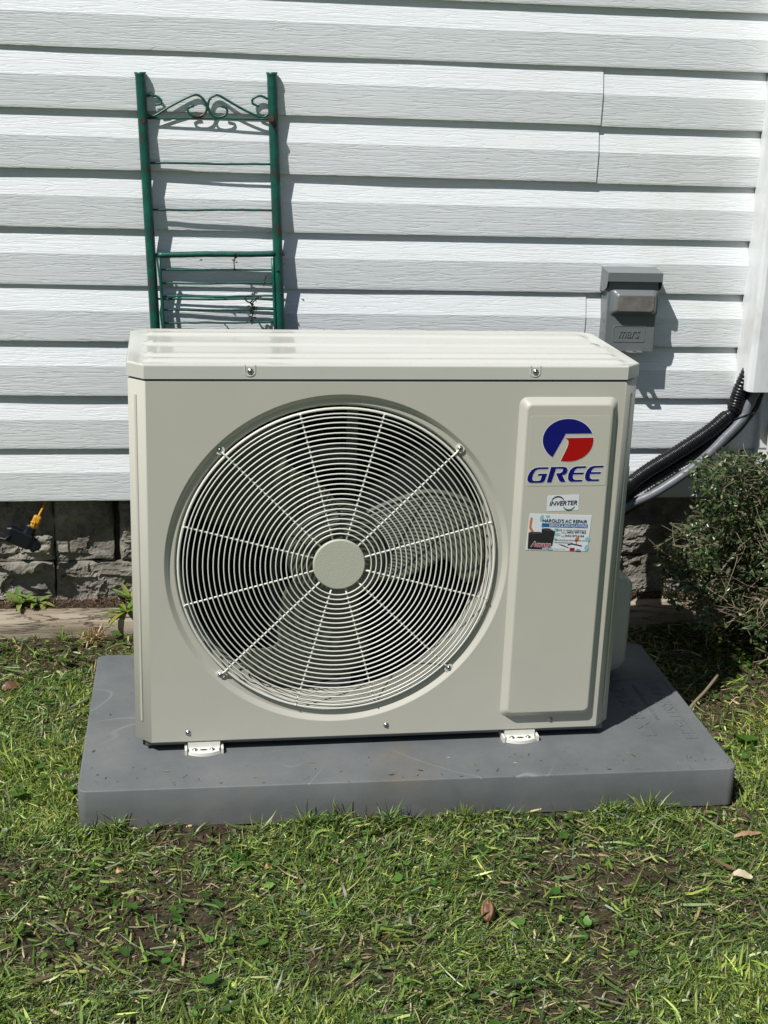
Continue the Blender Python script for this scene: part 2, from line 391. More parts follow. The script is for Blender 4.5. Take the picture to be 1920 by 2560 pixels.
# ---- rock-faced block footing
foot = empty('foundation_wall', (0.6, 0.1, 0.0), 0, 'rough rock-faced stone block footing under the siding', 'foundation')
b = MB((-0.6, -0.1, 0)); b.box((WX0, 0.068, -0.1), (WX1, 0.3, P0-0.004)); b.build('mortar_bed', M_mortar, foot)
def stone(x0, x1, z0, z1):
    nx, nz = max(8, int((x1-x0)/0.0042)), max(6, int((z1-z0)/0.0042))
    sx, sz = random.uniform(0, 50), random.uniform(0, 50); tilt = random.uniform(-0.05, 0.05)
    vs = []; rngs = []
    def H(x, z):
        e = min(1, min(x-x0, x1-x)/0.010, min(z-z0, z1-z)/0.009); e = max(0, e)
        p = Vector((x*13+sx, z*22+sz, 0.3))
        w = mnoise.noise_vector(p*0.9)*0.5
        q = p+w
        n = 0; am = 0.0080; fr = 0.6
        for o_ in range(6):
            v = mnoise.noise(q*fr+Vector((o_*7, 0, 0))); v = 1-abs(v)*2.2
            n += am*v; am *= 0.62; fr *= 2.1
        c = (mnoise.cell(q*0.8)-0.5)*0.008 + (mnoise.cell(q*2.1+w)-0.5)*0.0035
        return 0.058 - (0.006 + n*0.75 + c + tilt*(z-z0))*(e**0.6) - 0.002
    for j in range(nz+1):
        for i in range(nx+1):
            x = x0+(x1-x0)*i/nx; z = z0+(z1-z0)*j/nz
            jx = 0.003*mnoise.noise(Vector((x*40, z*40, sx))) if 0 < i < nx else 0.004*mnoise.noise(Vector((z*30, sx, i)))
            jz = 0.004*mnoise.noise(Vector((x*25, sz, j)))
            vs.append((x+jx-0.6, min(0.066, max(0.016, H(x, z)))-0.1, z+jz))
    fs = [(j*(nx+1)+i, j*(nx+1)+i+1, (j+1)*(nx+1)+i+1, (j+1)*(nx+1)+i) for j in range(nz) for i in range(nx)]
    b = MB(); b.add(vs, fs, False)
    # returns into the joint
    border = [(i, 0) for i in range(nx+1)]+[(nx, j) for j in range(1, nz+1)]+[(i, nz) for i in range(nx-1, -1, -1)]+[(0, j) for j in range(nz-1, 0, -1)]
    ring = [vs[j*(nx+1)+i] for i, j in border]; b.loops([ring, [(p[0], 0.072-0.1, p[2]) for p in ring]], True, smooth=False)
    b.build('stone_block', M_stone, foot)
xs = [-1.42, -1.02, -0.63, -0.2485, -0.1035, 0.30, 0.70, 1.10, 1.50, 1.90, 2.3]
for i in range(len(xs)-1): stone(xs[i]+(0.007 if xs[i] == -0.1035 else 0.0015), xs[i+1]-0.0015-(0.006 if i == 3 else 0), 0.1835, P0+0.006)
xs = [-1.40, -1.0, -0.61, -0.2505, 0.15, 0.55, 0.95, 1.35, 1.75, 2.15]
for i in range(len(xs)-1): stone(xs[i]+0.002, xs[i+1]-0.002, 0.03, 0.180)

# ---- landscape timber
def timber():
    x0, x1 = -2.3, 1.43; n = 260; prof = [(-0.13, 0.03), (-0.1315, 0.085), (-0.126, 0.1035), (-0.115, 0.1125), (-0.09, 0.1155), (-0.065, 0.114), (-0.052, 0.105), (-0.05, 0.03)]
    # refine
    P = []
    for i in range(len(prof)-1):
        for k in range(4):
            t = k/4; P.append((prof[i][0]*(1-t)+prof[i+1][0]*t, prof[i][1]*(1-t)+prof[i+1][1]*t))
    P.append(prof[-1]); vs = []
    for i in range(n+1):
        x = x0+(x1-x0)*i/n
        for j, (y, z) in enumerate(P):
            s_ = j/len(P)
            d = 0.0032*mnoise.noise(Vector((x*2.4, s_*26, 3))) + 0.0018*mnoise.noise(Vector((x*9, s_*60, 8)))
            crack = -0.006*math.exp(-((s_-0.33-0.02*math.sin(x*3))/0.012)**2)*sm(0, 0.25, mnoise.noise(Vector((x*1.5, 1, 1)))+0.3)
            crack += -0.005*math.exp(-((s_-0.52-0.015*math.sin(x*4+1))/0.01)**2)*sm(0, 0.25, mnoise.noise(Vector((x*1.1, 7, 1)))+0.2)
            vs.append((x-0.3, (y+0.09)*0.88-(d*0.6 if j < 8 else 0), z-0.03+d+crack + 0.002*math.sin(x*1.7)))
    m = len(P); fs = [(i*m+j, (i+1)*m+j, (i+1)*m+j+1, i*m+j+1) for i in range(n) for j in range(m-1)]
    b = MB(); b.add(vs, fs, True); b.add(vs[:m], [tuple(range(m))]); b.add(vs[-m:], [tuple(range(m))[::-1]])
    o = b.build('landscape_timber', M_wood); o.location = (0.3, -0.025, 0.0)
    tag(o, 'weathered grey wooden landscape timber lying along the foot of the stone wall', 'timber')
timber()

# ================================================================ EQUIPMENT PAD
PX, PY, PSI, PW, PD = -0.1245, -0.8908, 0.0075, 1.2236, 0.6027
pad = empty('equipment_pad', (PX, PY, 0.008), PSI, 'grey moulded slab under the heat pump, with embossed lettering at one corner', 'pad')
def pad_mesh():
    b = MB(); r0 = 0.017
    def ring(ins, z, rr): return [(x, y, z) for x, y in rrect(ins, ins, PW-ins, PD-ins, rr, 7)]
    T = 0.077
    b.loops([ring(0, 0.0, r0), ring(0.0, 0.03, r0), ring(0.0, T-0.002, r0), ring(0.0006, T-0.0006, r0), ring(0.003, T, r0-0.002)], True, smooth=True)
    top = rrect(0.003, 0.003, PW-0.003, PD-0.003, r0-0.002, 7)
    # recessed label field near the right back corner
    lx0, ly0, lx1, ly1 = 1.045, 0.10, 1.2115, 0.412
    hole = rrect(lx0, ly0, lx1, ly1, 0.012, 7)
    bm = bmesh.new(); vo = [bm.verts.new((x, y, T)) for x, y in top]; vi = [bm.verts.new((x, y, T)) for x, y in hole]
    eo = [bm.edges.new((vo[i], vo[(i+1) % len(vo)])) for i in range(len(vo))]; ei = [bm.edges.new((vi[i], vi[(i+1) % len(vi)])) for i in range(len(vi))]
    bmesh.ops.triangle_fill(bm, use_beauty=True, edges=eo+ei)
    bm.verts.index_update(); vs = [tuple(v.co) for v in bm.verts]; fs = [tuple(v.index for v in fc.verts) for fc in bm.faces]
    bm.free(); b.add(vs, fs)
    b.loops([[(x, y, T) for x, y in hole], [(x, y, T-0.0022) for x, y in rrect(lx0+0.001, ly0+0.001, lx1-0.001, ly1-0.001, 0.011, 7)]], True, smooth=False)
    b.poly([(x, y, T-0.0022) for x, y in rrect(lx0+0.001, ly0+0.001, lx1-0.001, ly1-0.001, 0.011, 7)])
    b.build('slab', M_pad, pad)
pad_mesh()
def text_mesh(s, width=None, height=None, shear=0.0, bold=0.0, extrude=0.0):
    """text -> mesh verts (x,y), lower-left at 0,0, scaled to width/height"""
    c = bpy.data.curves.new('t', 'FONT'); c.body = s; c.size = 1; c.shear = shear; c.offset = bold; c.extrude = extrude; c.resolution_u = 3
    o = bpy.data.objects.new('t', c); COL.objects.link(o); dg = bpy.context.evaluated_depsgraph_get(); dg.update()
    me = bpy.data.meshes.new_from_object(o.evaluated_get(dg)); bpy.data.objects.remove(o); bpy.data.curves.remove(c)
    V = np.array([v.co[:] for v in me.vertices]); Fc = [tuple(p.vertices) for p in me.polygons]; bpy.data.meshes.remove(me)
    V[:, 0] -= V[:, 0].min(); V[:, 1] -= V[:, 1].min(); sx = sy = 1
    if height: sy = height/V[:, 1].max(); sx = sy
    if width: sx = width/V[:, 0].max(); sy = sy if height else sx
    V[:, 0] *= sx; V[:, 1] *= sy
    return V, Fc
def pad_text(s, xbase, y_start, h, w, name='raised_lettering'):
    V, Fc = text_mesh(s, w, h, extrude=0.5)
    zz = 0.0748 + (V[:, 2] > 0)*0.0013 - (V[:, 2] <= 0)*0.0006
    pts = np.c_[xbase+V[:, 1], y_start-V[:, 0], zz]        # reads from the back towards the front
    b = MB(); b.add([tuple(p) for p in pts], Fc); b.build(name, M_pad, pad)
pad_text('DIVERSITECH', 1.168, 0.395, 0.026, 0.265)
pad_text('www.diversitech.com', 1.135, 0.385, 0.011, 0.17)
pad_text('24 X 48 X 3', 1.085, 0.365, 0.030, 0.22)

# ================================================================ HEAT PUMP
UX, UY, PHI, UW = -0.027964, -0.754514, 0.022296, 0.92
H0, H1, H2, UD = 0.105, 0.7967, 0.8250, 0.3443
Z0 = 0.085
unit = empty('heat_pump', (UX, UY, Z0), PHI, 'cream outdoor heat pump with round fan grille, logo sticker and service card', 'heat pump')
OFF = (0, 0, -Z0)
def UB(): return MB(OFF)
CX, CZ, CR = 0.3742, 0.4555, 0.3155
c_, d_ = 0.0283, 0.0286

def front_panel():
    b = UB(); n = 128
    zb, zt = H0, H1
    # flat face with round hole, radial fill between circle and rectangle (inner support rectangle)
    e = 0.0025
    x0, x1, z0, z1 = c_+e, UW-c_-e, zb+e, zt-e
    def rect_pt(a):
        dx, dz = math.cos(a), math.sin(a); t = 1e9
        if dx > 1e-9: t = min(t, (x1-CX)/dx)
        if dx < -1e-9: t = min(t, (x0-CX)/dx)
        if dz > 1e-9: t = min(t, (z1-CZ)/dz)
        if dz < -1e-9: t = min(t, (z0-CZ)/dz)
        return (CX+dx*t, 0, CZ+dz*t)
    angs = [2*PI*i/n for i in range(n)]
    for (px, pz) in ((x0, z0), (x1, z0), (x1, z1), (x0, z1)):      # snap corners
        a = math.atan2(pz-CZ, px-CX) % (2*PI); i = min(range(n), key=lambda q: abs(angs[q]-a)); angs[i] = a
    circ = lambda rr, y: [(CX+rr*math.cos(a), y, CZ+rr*math.sin(a)) for a in angs]
    outer = [rect_pt(a) for a in angs]
    b.loops([outer, circ(CR+0.0015, 0)], True, smooth=False)
    b.loops([circ(CR+0.0015, 0), circ(CR, 0.0006), circ(CR-0.0065, 0.0072), circ(CR-0.0085, 0.008)], True, smooth=True)
    b.loops([circ(CR-0.0085, 0.008), circ(0.2995, 0.008)], True, smooth=False)
    b.loops([circ(0.2995, 0.008), circ(0.2975, 0.0086), circ(0.2955, 0.0115), circ(0.295, 0.016)], True, smooth=True)
    # perimeter: rounded arris, chamfers, sides
    def strip(xz): return xz
    prof = [(-0.0, UD-0.012), (0.0, d_+0.003), (0.0006, d_), (c_-0.001, 0.0022), (c_+0.0008, 0.0006), (c_+e, 0)]
    for mir in (0, 1):
        P = [((UW-x) if mir else x, y) for x, y in prof]
        for z_a, z_b in ((zb+e, zt-e),):
            b.loops([[(x, y, z_a) for x, y in P], [(x, y, z_b) for x, y in P]], False, smooth=True)
        # rounded top/bottom rims
        for zz, s_ in ((zb, 1), (zt, -1)):
            ins = [(UW-x if mir else x, y) for x, y in [(0.003, UD-0.012), (0.003, d_+0.004), (0.0036, d_+0.0025), (c_, 0.0045), (c_+0.002, 0.003), (c_+e+0.001, 0.0025)]]
            b.loops([[(x, y, zz+s_*e) for x, y in P], [(x, y, zz) for x, y in ins]], False, smooth=True)
    for zz, s_ in ((zb, 1), (zt, -1)):
        b.loops([[(c_+e, 0, zz+s_*e), (UW-c_-e, 0, zz+s_*e)], [(c_+e+0.001, 0.0008, zz+s_*0.0007), (UW-c_-e-0.001, 0.0008, zz+s_*0.0007)], [(c_+e+0.001, 0.0025, zz), (UW-c_-e-0.001, 0.0025, zz)]], False, smooth=True)
        b.loops([[(c_+e+0.001, 0.0025, zz), (UW-c_-e-0.001, 0.0025, zz)], [(c_+e+0.001, 0.02, zz), (UW-c_-e-0.001, 0.02, zz)]], False, smooth=False)
    b.build('front_panel', M_cream, unit)
front_panel()
def ring_between(b, outline, levels, smooth=True):   # outline func(inset)->pts ; levels (inset,y)
    b.loops([[(x, y, z) for x, z in outline(i)] for i, y in levels], True, smooth=smooth)
# bell mouth
b = UB(); n = 96
cc = lambda rr, y: [(CX+rr*math.cos(2*PI*i/n), y, CZ+rr*math.sin(2*PI*i/n)) for i in range(n)]
b.loops([cc(0.2948, 0.0155), cc(0.2905, 0.030), cc(0.2885, 0.045), cc(0.288, 0.085), cc(0.292, 0.095)], True, smooth=True)
b.build('bell_mouth', M_cream, unit)
# chamfer ribs (long pressed beads)
for xg, sgn in ((0.0128, 1), (UW-0.0128, -1)):
    b = UB(); yc = d_*(1-0.0128/c_)+0.0002; nx_r, ny_r = -0.71*sgn, -0.70; tx_r, ty_r = 0.70*sgn, -0.71
    sec = lambda z, k: [(xg+tx_r*0.0030*k*math.cos(t)+nx_r*0.0018*k*math.sin(t), yc+ty_r*0.0030*k*math.cos(t)+ny_r*0.0018*k*math.sin(t), z) for t in np.linspace(PI, 0, 9)]
    b.loops([sec(0.144, 0.05), sec(0.1455, 0.7), sec(0.148, 1), sec(0.768, 1), sec(0.7705, 0.7), sec(0.772, 0.05)], False, smooth=True)
    b.build('pressed_rib', M_cream, unit)
# inner box (dark), back, base
b = UB(); b.box((0.004, 0.33, H0+0.004), (UW-0.004, UD-0.001, H1-0.002)); b.build('coil', M_dark, unit)
b = UB(); b.box((0.700, 0.012, H0+0.006), (0.705, 0.328, H1-0.004)); b.build('partition', M_dark, unit)
b = UB(); b.box((0.032, 0.0125, H1-0.012), (0.694, 0.325, H1-0.006)); b.build('top_liner', M_dark, unit)
b = UB(); b.box((0.018, 0.016, 0.094), (UW-0.012, UD-0.006, H0+0.010))
b.build('base_pan', M_galv, unit)
b = UB(); b.box((0.003, 0.306, H0+0.012), (0.0036, 0.3295, H1-0.012)); b.build('side_liner', M_dark, unit)
# louvre coil fins seen at depth, motor bracket
b = UB()
for x in (0.262, 0.408): b.box((x, 0.205, 0.118), (x+0.022, 0.209, H1-0.014)); b.box((x, 0.209, 0.118), (x+0.002, 0.222, H1-0.014)); b.box((x+0.020, 0.209, 0.118), (x+0.022, 0.222, H1-0.014))
b.box((0.286, 0.202, CZ-0.15), (0.406, 0.2045, CZ-0.11)); b.box((0.286, 0.202, CZ+0.13), (0.406, 0.2045, CZ+0.17))
b.build('motor_bracket', M_galv, unit)
b = UB(); b.loops([[(CX+rr*math.cos(2*PI*i/40), y, CZ+rr*math.sin(2*PI*i/40)) for i in range(40)] for rr, y in ((0.066, 0.20), (0.07, 0.19), (0.07, 0.13), (0.06, 0.122))], True, True, True, True)
b.build('motor', M_galv, unit)

# fan: hub and three swallow-tailed blades
fan = None
b = UB(); b.loops([[(CX+rr*math.cos(2*PI*i/64), y, CZ+rr*math.sin(2*PI*i/64)) for i in range(64)] for rr, y in ((0.092, 0.115), (0.0925, 0.05), (0.088, 0.041), (0.05, 0.037), (0.015, 0.036))], True, False, True, True)
fan = b.build('fan', M_fan, unit)
TE = [(0.085, -34), (0.10, -29), (0.12, -25), (0.145, -16), (0.175, -8), (0.20, -2.5), (0.212, -3.2), (0.222, -6), (0.235, -10), (0.250, -13), (0.265, -12.5), (0.277, -9), (0.281, -2)]
LE = [(0.085, 62), (0.12, 58), (0.16, 53), (0.20, 51), (0.24, 50), (0.265, 47), (0.277, 40), (0.281, 32)]
def interp(T, r_): return float(np.interp(r_, [a for a, _ in T], [b_ for _, b_ in T]))
def blade(th0):
    b = UB(); nr, na = 26, 20; A = []; B = []
    for i in range(nr+1):
        rr = 0.085+(0.281-0.085)*i/nr; t0, t1 = interp(TE, rr), interp(LE, rr); ra, rb = [], []
        for k in range(na+1):
            s_ = k/na; th = math.radians(t0+(t1-t0)*s_+th0)
            y = 0.040+0.090*s_ - 0.018*math.sin(PI*s_)*(rr/0.28)
            th_ = 0.0035*math.sin(PI*min(0.98, max(0.02, s_)))**0.5 * (1 if i < nr else 0.3)
            ra.append((CX+rr*math.cos(th), y-th_/2, CZ+rr*math.sin(th))); rb.append((CX+rr*math.cos(th), y+th_/2, CZ+rr*math.sin(th)))
        A.append(ra); B.append(rb)
    b.loops(A, False, smooth=True); b.loops(B, False, smooth=True)
    b.loops([A[-1], B[-1]], False, smooth=True)
    b.loops([[r_[0] for r_ in A], [r_[0] for r_ in B]], False, smooth=True); b.loops([[r_[-1] for r_ in A], [r_[-1] for r_ in B]], False, smooth=True)
    b.build('blade', M_fan, fan)
for t in (0, 120, 240): blade(t)

# grille
GXc, GZc = 0.3740, 0.4550
def gy(rr): return 0.0005 - 0.003*(1-(rr/0.29)**2)
def ringpts(rr, y, n=120): return [(GXc+rr*math.cos(2*PI*i/n), y, GZc+rr*math.sin(2*PI*i/n)) for i in range(n)]
b = UB(); b.tube(ringpts(0.2912, 0.0035), 0.0026, 8, closed=True)
grille = b.build('fan_grille', M_wire, unit)
for i in range(1, 26):
    rr = 0.0500+0.0094*i if i < 24 else (0.2757 if i == 24 else 0.2826)
    b = UB(); b.tube(ringpts(rr, gy(rr), 112), 0.00132, 6, closed=True); b.build('ring_wire', M_wire, grille)
for k in range(12):
    a = math.radians(15+30*k); ca, sa = math.cos(a), math.sin(a); diag = (15+30*k) % 90 == 45
    pts = [(GXc+q*ca, gy(q)+0.0028, GZc+q*sa) for q in np.linspace(0.044, 0.284, 10)]
    if diag: pts += [(GXc+0.292*ca, 0.0005, GZc+0.292*sa), (GXc+0.2985*ca, 0.003, GZc+0.2985*sa), (GXc+0.302*ca, 0.0052, GZc+0.302*sa)]
    else: pts += [(GXc+0.2885*ca, 0.0035, GZc+0.2885*sa), (GXc+0.2915*ca, -0.0005, GZc+0.2915*sa)]
    b = UB(); b.tube(pts, 0.0018, 7)
    if diag:
        tc = 0.3055; b.loops([[(GXc+tc*ca+0.0085*math.cos(t), y, GZc+tc*sa+0.0085*math.sin(t)) for t in np.linspace(0, 2*PI, 20)[:-1]] for y in (0.0064, 0.0046)], True, True, True, False)
    b.build('spoke_wire', M_wire, grille)
b = UB(); n = 64
b.loops([[(GXc+rr*math.cos(2*PI*i/n), y, GZc+rr*math.sin(2*PI*i/n)) for i in range(n)] for rr, y in ((0.0475, 0.0035), (0.0485, -0.0005), (0.0478, -0.0035), (0.046, -0.0045))], True, True, False, True)
b.loops([[(GXc+0.046*math.cos(2*PI*i/n), -0.0045, GZc+0.046*math.sin(2*PI*i/n)) for i in range(n)]]*2, True, False, True, False)
b.build('hub_cap', M_hubcap, grille)

# screws share one mesh (axis -Y, head radius 1)
def screw_mesh():
    b = MB(); n = 20
    b.loops([[(rr*math.cos(2*PI*i/n), y, rr*math.sin(2*PI*i/n)) for i in range(n)] for rr, y in ((1.3, 0.0), (1.28, -0.12), (0.92, -0.16), (0.86, -0.36), (0.62, -0.6), (0.3, -0.68))], True, False, True, True)
    for a in (0.4, 0.4+PI/2):
        ca, sa = math.cos(a), math.sin(a); hx, hw = 0.5, 0.1
        P = [(-hx*ca+hw*sa, -0.70, -hx*sa-hw*ca), (hx*ca+hw*sa, -0.70, hx*sa-hw*ca), (hx*ca-hw*sa, -0.70, hx*sa+hw*ca), (-hx*ca-hw*sa, -0.70, -hx*sa+hw*ca)]
        b.add(P, [(0, 1, 2, 3)])
    o = b.build('screw', M_steel); me = o.data; me.materials.append(M_dark)
    for p in me.polygons:
        if abs(p.center.y+0.70) < 1e-3 and len(p.vertices) == 4: p.material_index = 1
    bpy.data.objects.remove(o); return me
SCREW = screw_mesh()
def screw(x, y, z, parent, s=0.0040, rot=(0, 0, 0)):
    o = link('screw', SCREW, parent); o.location = (x, y, z-Z0) if parent in (unit, grille) or parent.get('u') else (x, y, z); o.scale = (s, s, s)
    o.rotation_euler = (rot[0], rot[1]+random.uniform(0, 3), rot[2]); return o
for k in range(4):
    a = math.radians(45+90*k); screw(GXc+0.3055*math.cos(a), 0.0046, GZc+0.3055*math.sin(a), grille, 0.0040)
for x, z in ((0.0977, 0.1249), (0.4725, 0.1259), (0.7963, 0.1254)): screw(x, -0.0002, z, unit)

# service panel: raised rounded plate
def service():
    b = UB()
    sx0, sx1, sz0, sz1 = 0.695, 0.8765, 0.1365, 0.7665
    def ol(i, rr): return rrect(sx0+i, sz0+i, sx1-i, sz1-i, rr, 6)
    lv = [(-0.0015, 0.0145, 0.0002), (0.0, 0.014, -0.0006), (0.009, 0.011, -0.0112), (0.0108, 0.0102, -0.0126), (0.0130, 0.009, -0.0130)]
    b.loops([[(x, y, z) for x, z in ol(i, rr)] for i, rr, y in lv], True, smooth=True)
    b.poly([(x, -0.0130, z) for x, z in ol(0.0130, 0.009)])
    return b.build('service_panel', M_cream, unit)
svc = service()

# lid
LH = 0.0025
def lid():
    b = UB(); o_ = 0.002
    def oct_(i): # inset
        a = o_-i; k = 0.414*(i)
        return [(-a, d_+0.0-k*0 + (0.0)), (c_-0, -a), (UW-c_, -a), (UW+a, d_), (UW+a, UD-0.026), (UW-0.026, UD+a), (0.026, UD+a), (-a, UD-0.026)]
    # edge order counter-clockwise from front-left outer
    def ring(i, z):
        P = oct_(i); return [(x, y, z) for x, y in P]
    def rings(i, z):       # split corners for crisp facets
        return ring(i, z)
    b.loops([ring(0.004, H1+0.0035), ring(0.0, H1+0.003), ring(0.0, H2-0.003)], True, smooth=False)
    b.loops([ring(0.0, H2-0.003), ring(0.0008, H2-0.0012), ring(0.003, H2)], True, smooth=False)
    P = oct_(0.003); ny, nx = 96, 150
    y0, y1 = P[1][1], P[5][1]
    def xl(y):
        (xa, ya), (xb, yb), (xc, yc), (xd, yd) = P[1], P[0], P[7], P[6]
        if y < yb: return xa+(xb-xa)*(y-ya)/(yb-ya)
        if y > yc: return xc+(xd-xc)*(y-yc)/(yd-yc)
        return xb
    def hump(y, a, b_, w): return sm(a-w, a+w, y)*(1-sm(b_-w, b_+w, y))
    def H(x, y):
        ex = sm(0.024, 0.040, x)*(1-sm(0.882, 0.898, x))
        ta = 0.012*sm(0.25, 0.75, x)
        h = 0
        h += hump(y, 0.030, 0.056-0.004*sm(0.2, 0.8, x), 0.008)
        h += hump(y, 0.078+ta*0.5, 0.107, 0.008)
        h += hump(y, 0.181, 0.216, 0.008)
        h += hump(y, 0.282-ta, 0.305, 0.008)
        return H2 - 0.0015*sm(0.0, 0.02, min(y-y0, y1-y, x-0.004, UW-0.004-x)) + 0.0040*h*ex
    vs = []
    for j in range(ny+1):
        y = y0+(y1-y0)*j/ny; a = xl(y); c2 = UW-a
        for i in range(nx+1):
            x = a+(c2-a)*i/nx; e = 0 if i in (0, nx) or j in (0, ny) else 1
            vs.append((x, y, H(x, y) if e else H2))
    fs = [(j*(nx+1)+i, j*(nx+1)+i+1, (j+1)*(nx+1)+i+1, (j+1)*(nx+1)+i) for j in range(ny) for i in range(nx)]
    b.add(vs, fs, True)
    L_ = b.build('lid', M_lid, unit, fix=False)
    L_['u'] = 1
    return L_
lid_o = lid()
# dark strip standing in for the shade in the gap between lid and body
b = UB(); b.loops([[(0.004, UD-0.01, z), (0.004, d_+0.003, z), (c_+0.002, 0.004, z), (UW-c_-0.002, 0.004, z), (UW-0.004, d_+0.003, z), (UW-0.004, UD-0.01, z)] for z in (H1-0.002, H1+0.006)], False, smooth=False)
b.build('gap_shade_strip', M_dark, unit)
# U notches with screws on the lid rim
for xs_ in (0.2098, 0.7184):
    b = UB(); P = []
    for t in np.linspace(PI, 2*PI, 12): P.append((xs_+0.0085*math.cos(t), 0.813+0.0075*math.sin(t)))
    P = [(xs_-0.0085, 0.8245)]+P+[(xs_+0.0085, 0.8245)]
    b.loops([[(x+0.0022*(1 if x > xs_ else -1)*(0.6 if abs(x-xs_) < .007 else 1), -0.0022, z-(0.002 if z < .812 else 0)) for x, z in P], [(x, -0.0034, z) for x, z in P], [(xs_+(x-xs_)*0.85, -0.0026, 0.813+(z-0.813)*0.85 if z < 0.82 else z) for x, z in P]], False, smooth=True)
    b.build('screw_notch', M_lid, lid_o)
    screw(xs_+0.0008, -0.0026, 0.8135, lid_o, 0.0040)

# feet
for xf in (0.1270, 0.7370):
    b = UB(); z0 = Z0+0.0005
    def arc(w, yb, dy, z):
        return [(xf+w*s_, yb-dy*(1-s_*s_), z) for s_ in np.linspace(-1, 1, 13)]
    top = 0.0075
    back = lambda z: [(xf+0.033*s_, 0.03, z) for s_ in np.linspace(-1, 1, 13)]
    b.loops([back(z0), arc(0.031, -0.012, 0.010, z0), arc(0.029, -0.012, 0.0095, z0+top-0.001), arc(0.0275, -0.011, 0.009, z0+top), back(z0+top)], False, smooth=False)
    b.box((xf-0.036, -0.014, z0), (xf-0.0315, 0.03, z0+0.0105)); b.box((xf+0.0315, -0.012, z0), (xf+0.036, 0.03, z0+0.0105))
    b.box((xf-0.030, 0.001, z0), (xf+0.030, 0.03, H0-0.001))
    ft = b.build('mounting_foot', M_wire, unit); ft['u'] = 1
    for sx in (-0.017, 0.015):
        o = link('screw', SCREW, ft); o.location = (xf+sx, -0.0075, z0+top-Z0); o.scale = (0.0042,)*3; o.rotation_euler = (-PI/2, 0, 0)
    b = UB(); b.poly([(xf+0.0072*math.cos(t)-0.001, -0.0085+0.0028*math.sin(t), z0+top+0.0004) for t in np.linspace(0, 2*PI, 17)[:-1]]); b.build('slot', M_dark, ft)

# rear pipe covers on the right-hand side
def cover(za, zb, ya, yb, xo, name, taper):
    b = UB(); rr = 0.018; X0 = UW-0.001
    def sec(z, k):
        x1 = X0+(xo-X0)*k
        return [(X0, ya, z), (x1-rr*0.6, ya, z), (x1, ya+rr*0.5, z), (x1, yb-rr*0.5, z), (x1-rr*0.6, yb, z), (X0, yb, z)]
    zs = [(za, 0.0), (za+0.004, 0.55), (za+0.018, 0.93), (za+0.035, 1.0), (zb-taper, 1.0), (zb-taper*0.8, 0.93), (zb, 0.05)]
    b.loops([sec(z, k) for z, k in zs], False, smooth=True); b.build(name, M_cream, unit)
cover(0.095, 0.345, 0.255, 0.335, 1.034, 'valve_cover', 0.04)
cover(0.500, 0.60, 0.27, 0.33, 1.010, 'side_handle', 0.045)

# ---- stickers
YS = -0.0130
def flat(b, pts, y): b.poly([(x, y, z) for x, z in pts])
logo = UB(); fr = rrect(0.7128, 0.6040, 0.8625, 0.7355, 0.004, 4)
logo.loops([[(x, YS+0.0001, z) for x, z in fr], [(x, YS-0.0004, z) for x, z in fr]], True, smooth=False); flat(logo, fr, YS-0.0004)
logo = logo.build('logo_sticker', P_film, unit)
def K(cx, cy):     # logo drawing units -> panel plane
    return (0.7375+(cx-470+0.06*(cy-580))*9.02e-5, 0.7304-(cy-140)*9.09e-5)
ECX, ECY, ERX, ERY = 998, 582, 527, 440
def earc(a0, a1, n=40): return [(ECX+ERX*math.cos(math.radians(a0+(a1-a0)*i/n)), ECY-ERY*math.sin(math.radians(a0+(a1-a0)*i/n))) for i in range(n+1)]
blue = earc(18.5, 232.5, 60) + [(925, 490), (945, 447)]
red = [(930, 535), (1520, 527)] + earc(6, -103, 30) + [(845, 1010), (905, 890), (975, 745), (1003, 660), (1003, 605), (985, 570), (955, 548)]
Gp = [(602, 1135), (400, 1136), (320, 1150), (250, 1190), (195, 1260), (162, 1345), (158, 1400), (180, 1440), (230, 1460), (440, 1460), (495, 1445), (525, 1405), (572, 1270), (388, 1272), (374, 1310), (462, 1310), (432, 1400), (415, 1416), (300, 1418), (268, 1400), (262, 1350), (285, 1270), (325, 1205), (365, 1180), (410, 1174), (586, 1172)]
R1 = [(650, 1130), (765, 1130), (755, 1167), (662, 1455), (562, 1455)]
R2 = [(766, 1130), (920, 1130), (980, 1150), (1000, 1195), (985, 1250), (945, 1290), (888, 1303), (957, 1447), (860, 1447), (822, 1420), (752, 1268), (835, 1262), (880, 1240), (900, 1200), (885, 1170), (756, 1167)]
E1 = [(1390, 1120), (1180, 1123), (1110, 1145), (1050, 1200), (1012, 1290), (1005, 1370), (1020, 1420), (1065, 1445), (1300, 1442), (1312, 1405), (1160, 1405), (1120, 1385), (1106, 1345), (1112, 1292), (1327, 1290), (1340, 1253), (1125, 1255), (1150, 1200), (1195, 1162), (1376, 1158)]
E2 = [(x+364+(1130-y)*0.03, y-8) for x, y in E1]
def halo(P, w, y, m, name, parent):     # thin pale outline strip around a shape
    n = len(P); V = [Vector((x, z)) for x, z in P]; area = sum(V[i].x*V[(i+1) % n].y-V[(i+1) % n].x*V[i].y for i in range(n)); sg = 1 if area > 0 else -1
    out = []
    for i in range(n):
        a, b_, c2 = V[i-1], V[i], V[(i+1) % n]; d1 = (b_-a).normalized() if (b_-a).length > 0 else Vector((1, 0)); d2 = (c2-b_).normalized() if (c2-b_).length > 0 else d1
        n1 = Vector((d1.y, -d1.x))*sg; n2 = Vector((d2.y, -d2.x))*sg; nn = (n1+n2); nn = nn.normalized() if nn.length > 0.2 else n1
        k = min(1.8, 1/max(0.45, nn.dot(n1))); out.append(b_+nn*w*k)
    b = UB(); b.loops([[(p.x, y, p.y) for p in V], [(p.x, y, p.y) for p in out]], True, smooth=False); b.build(name, m, parent)
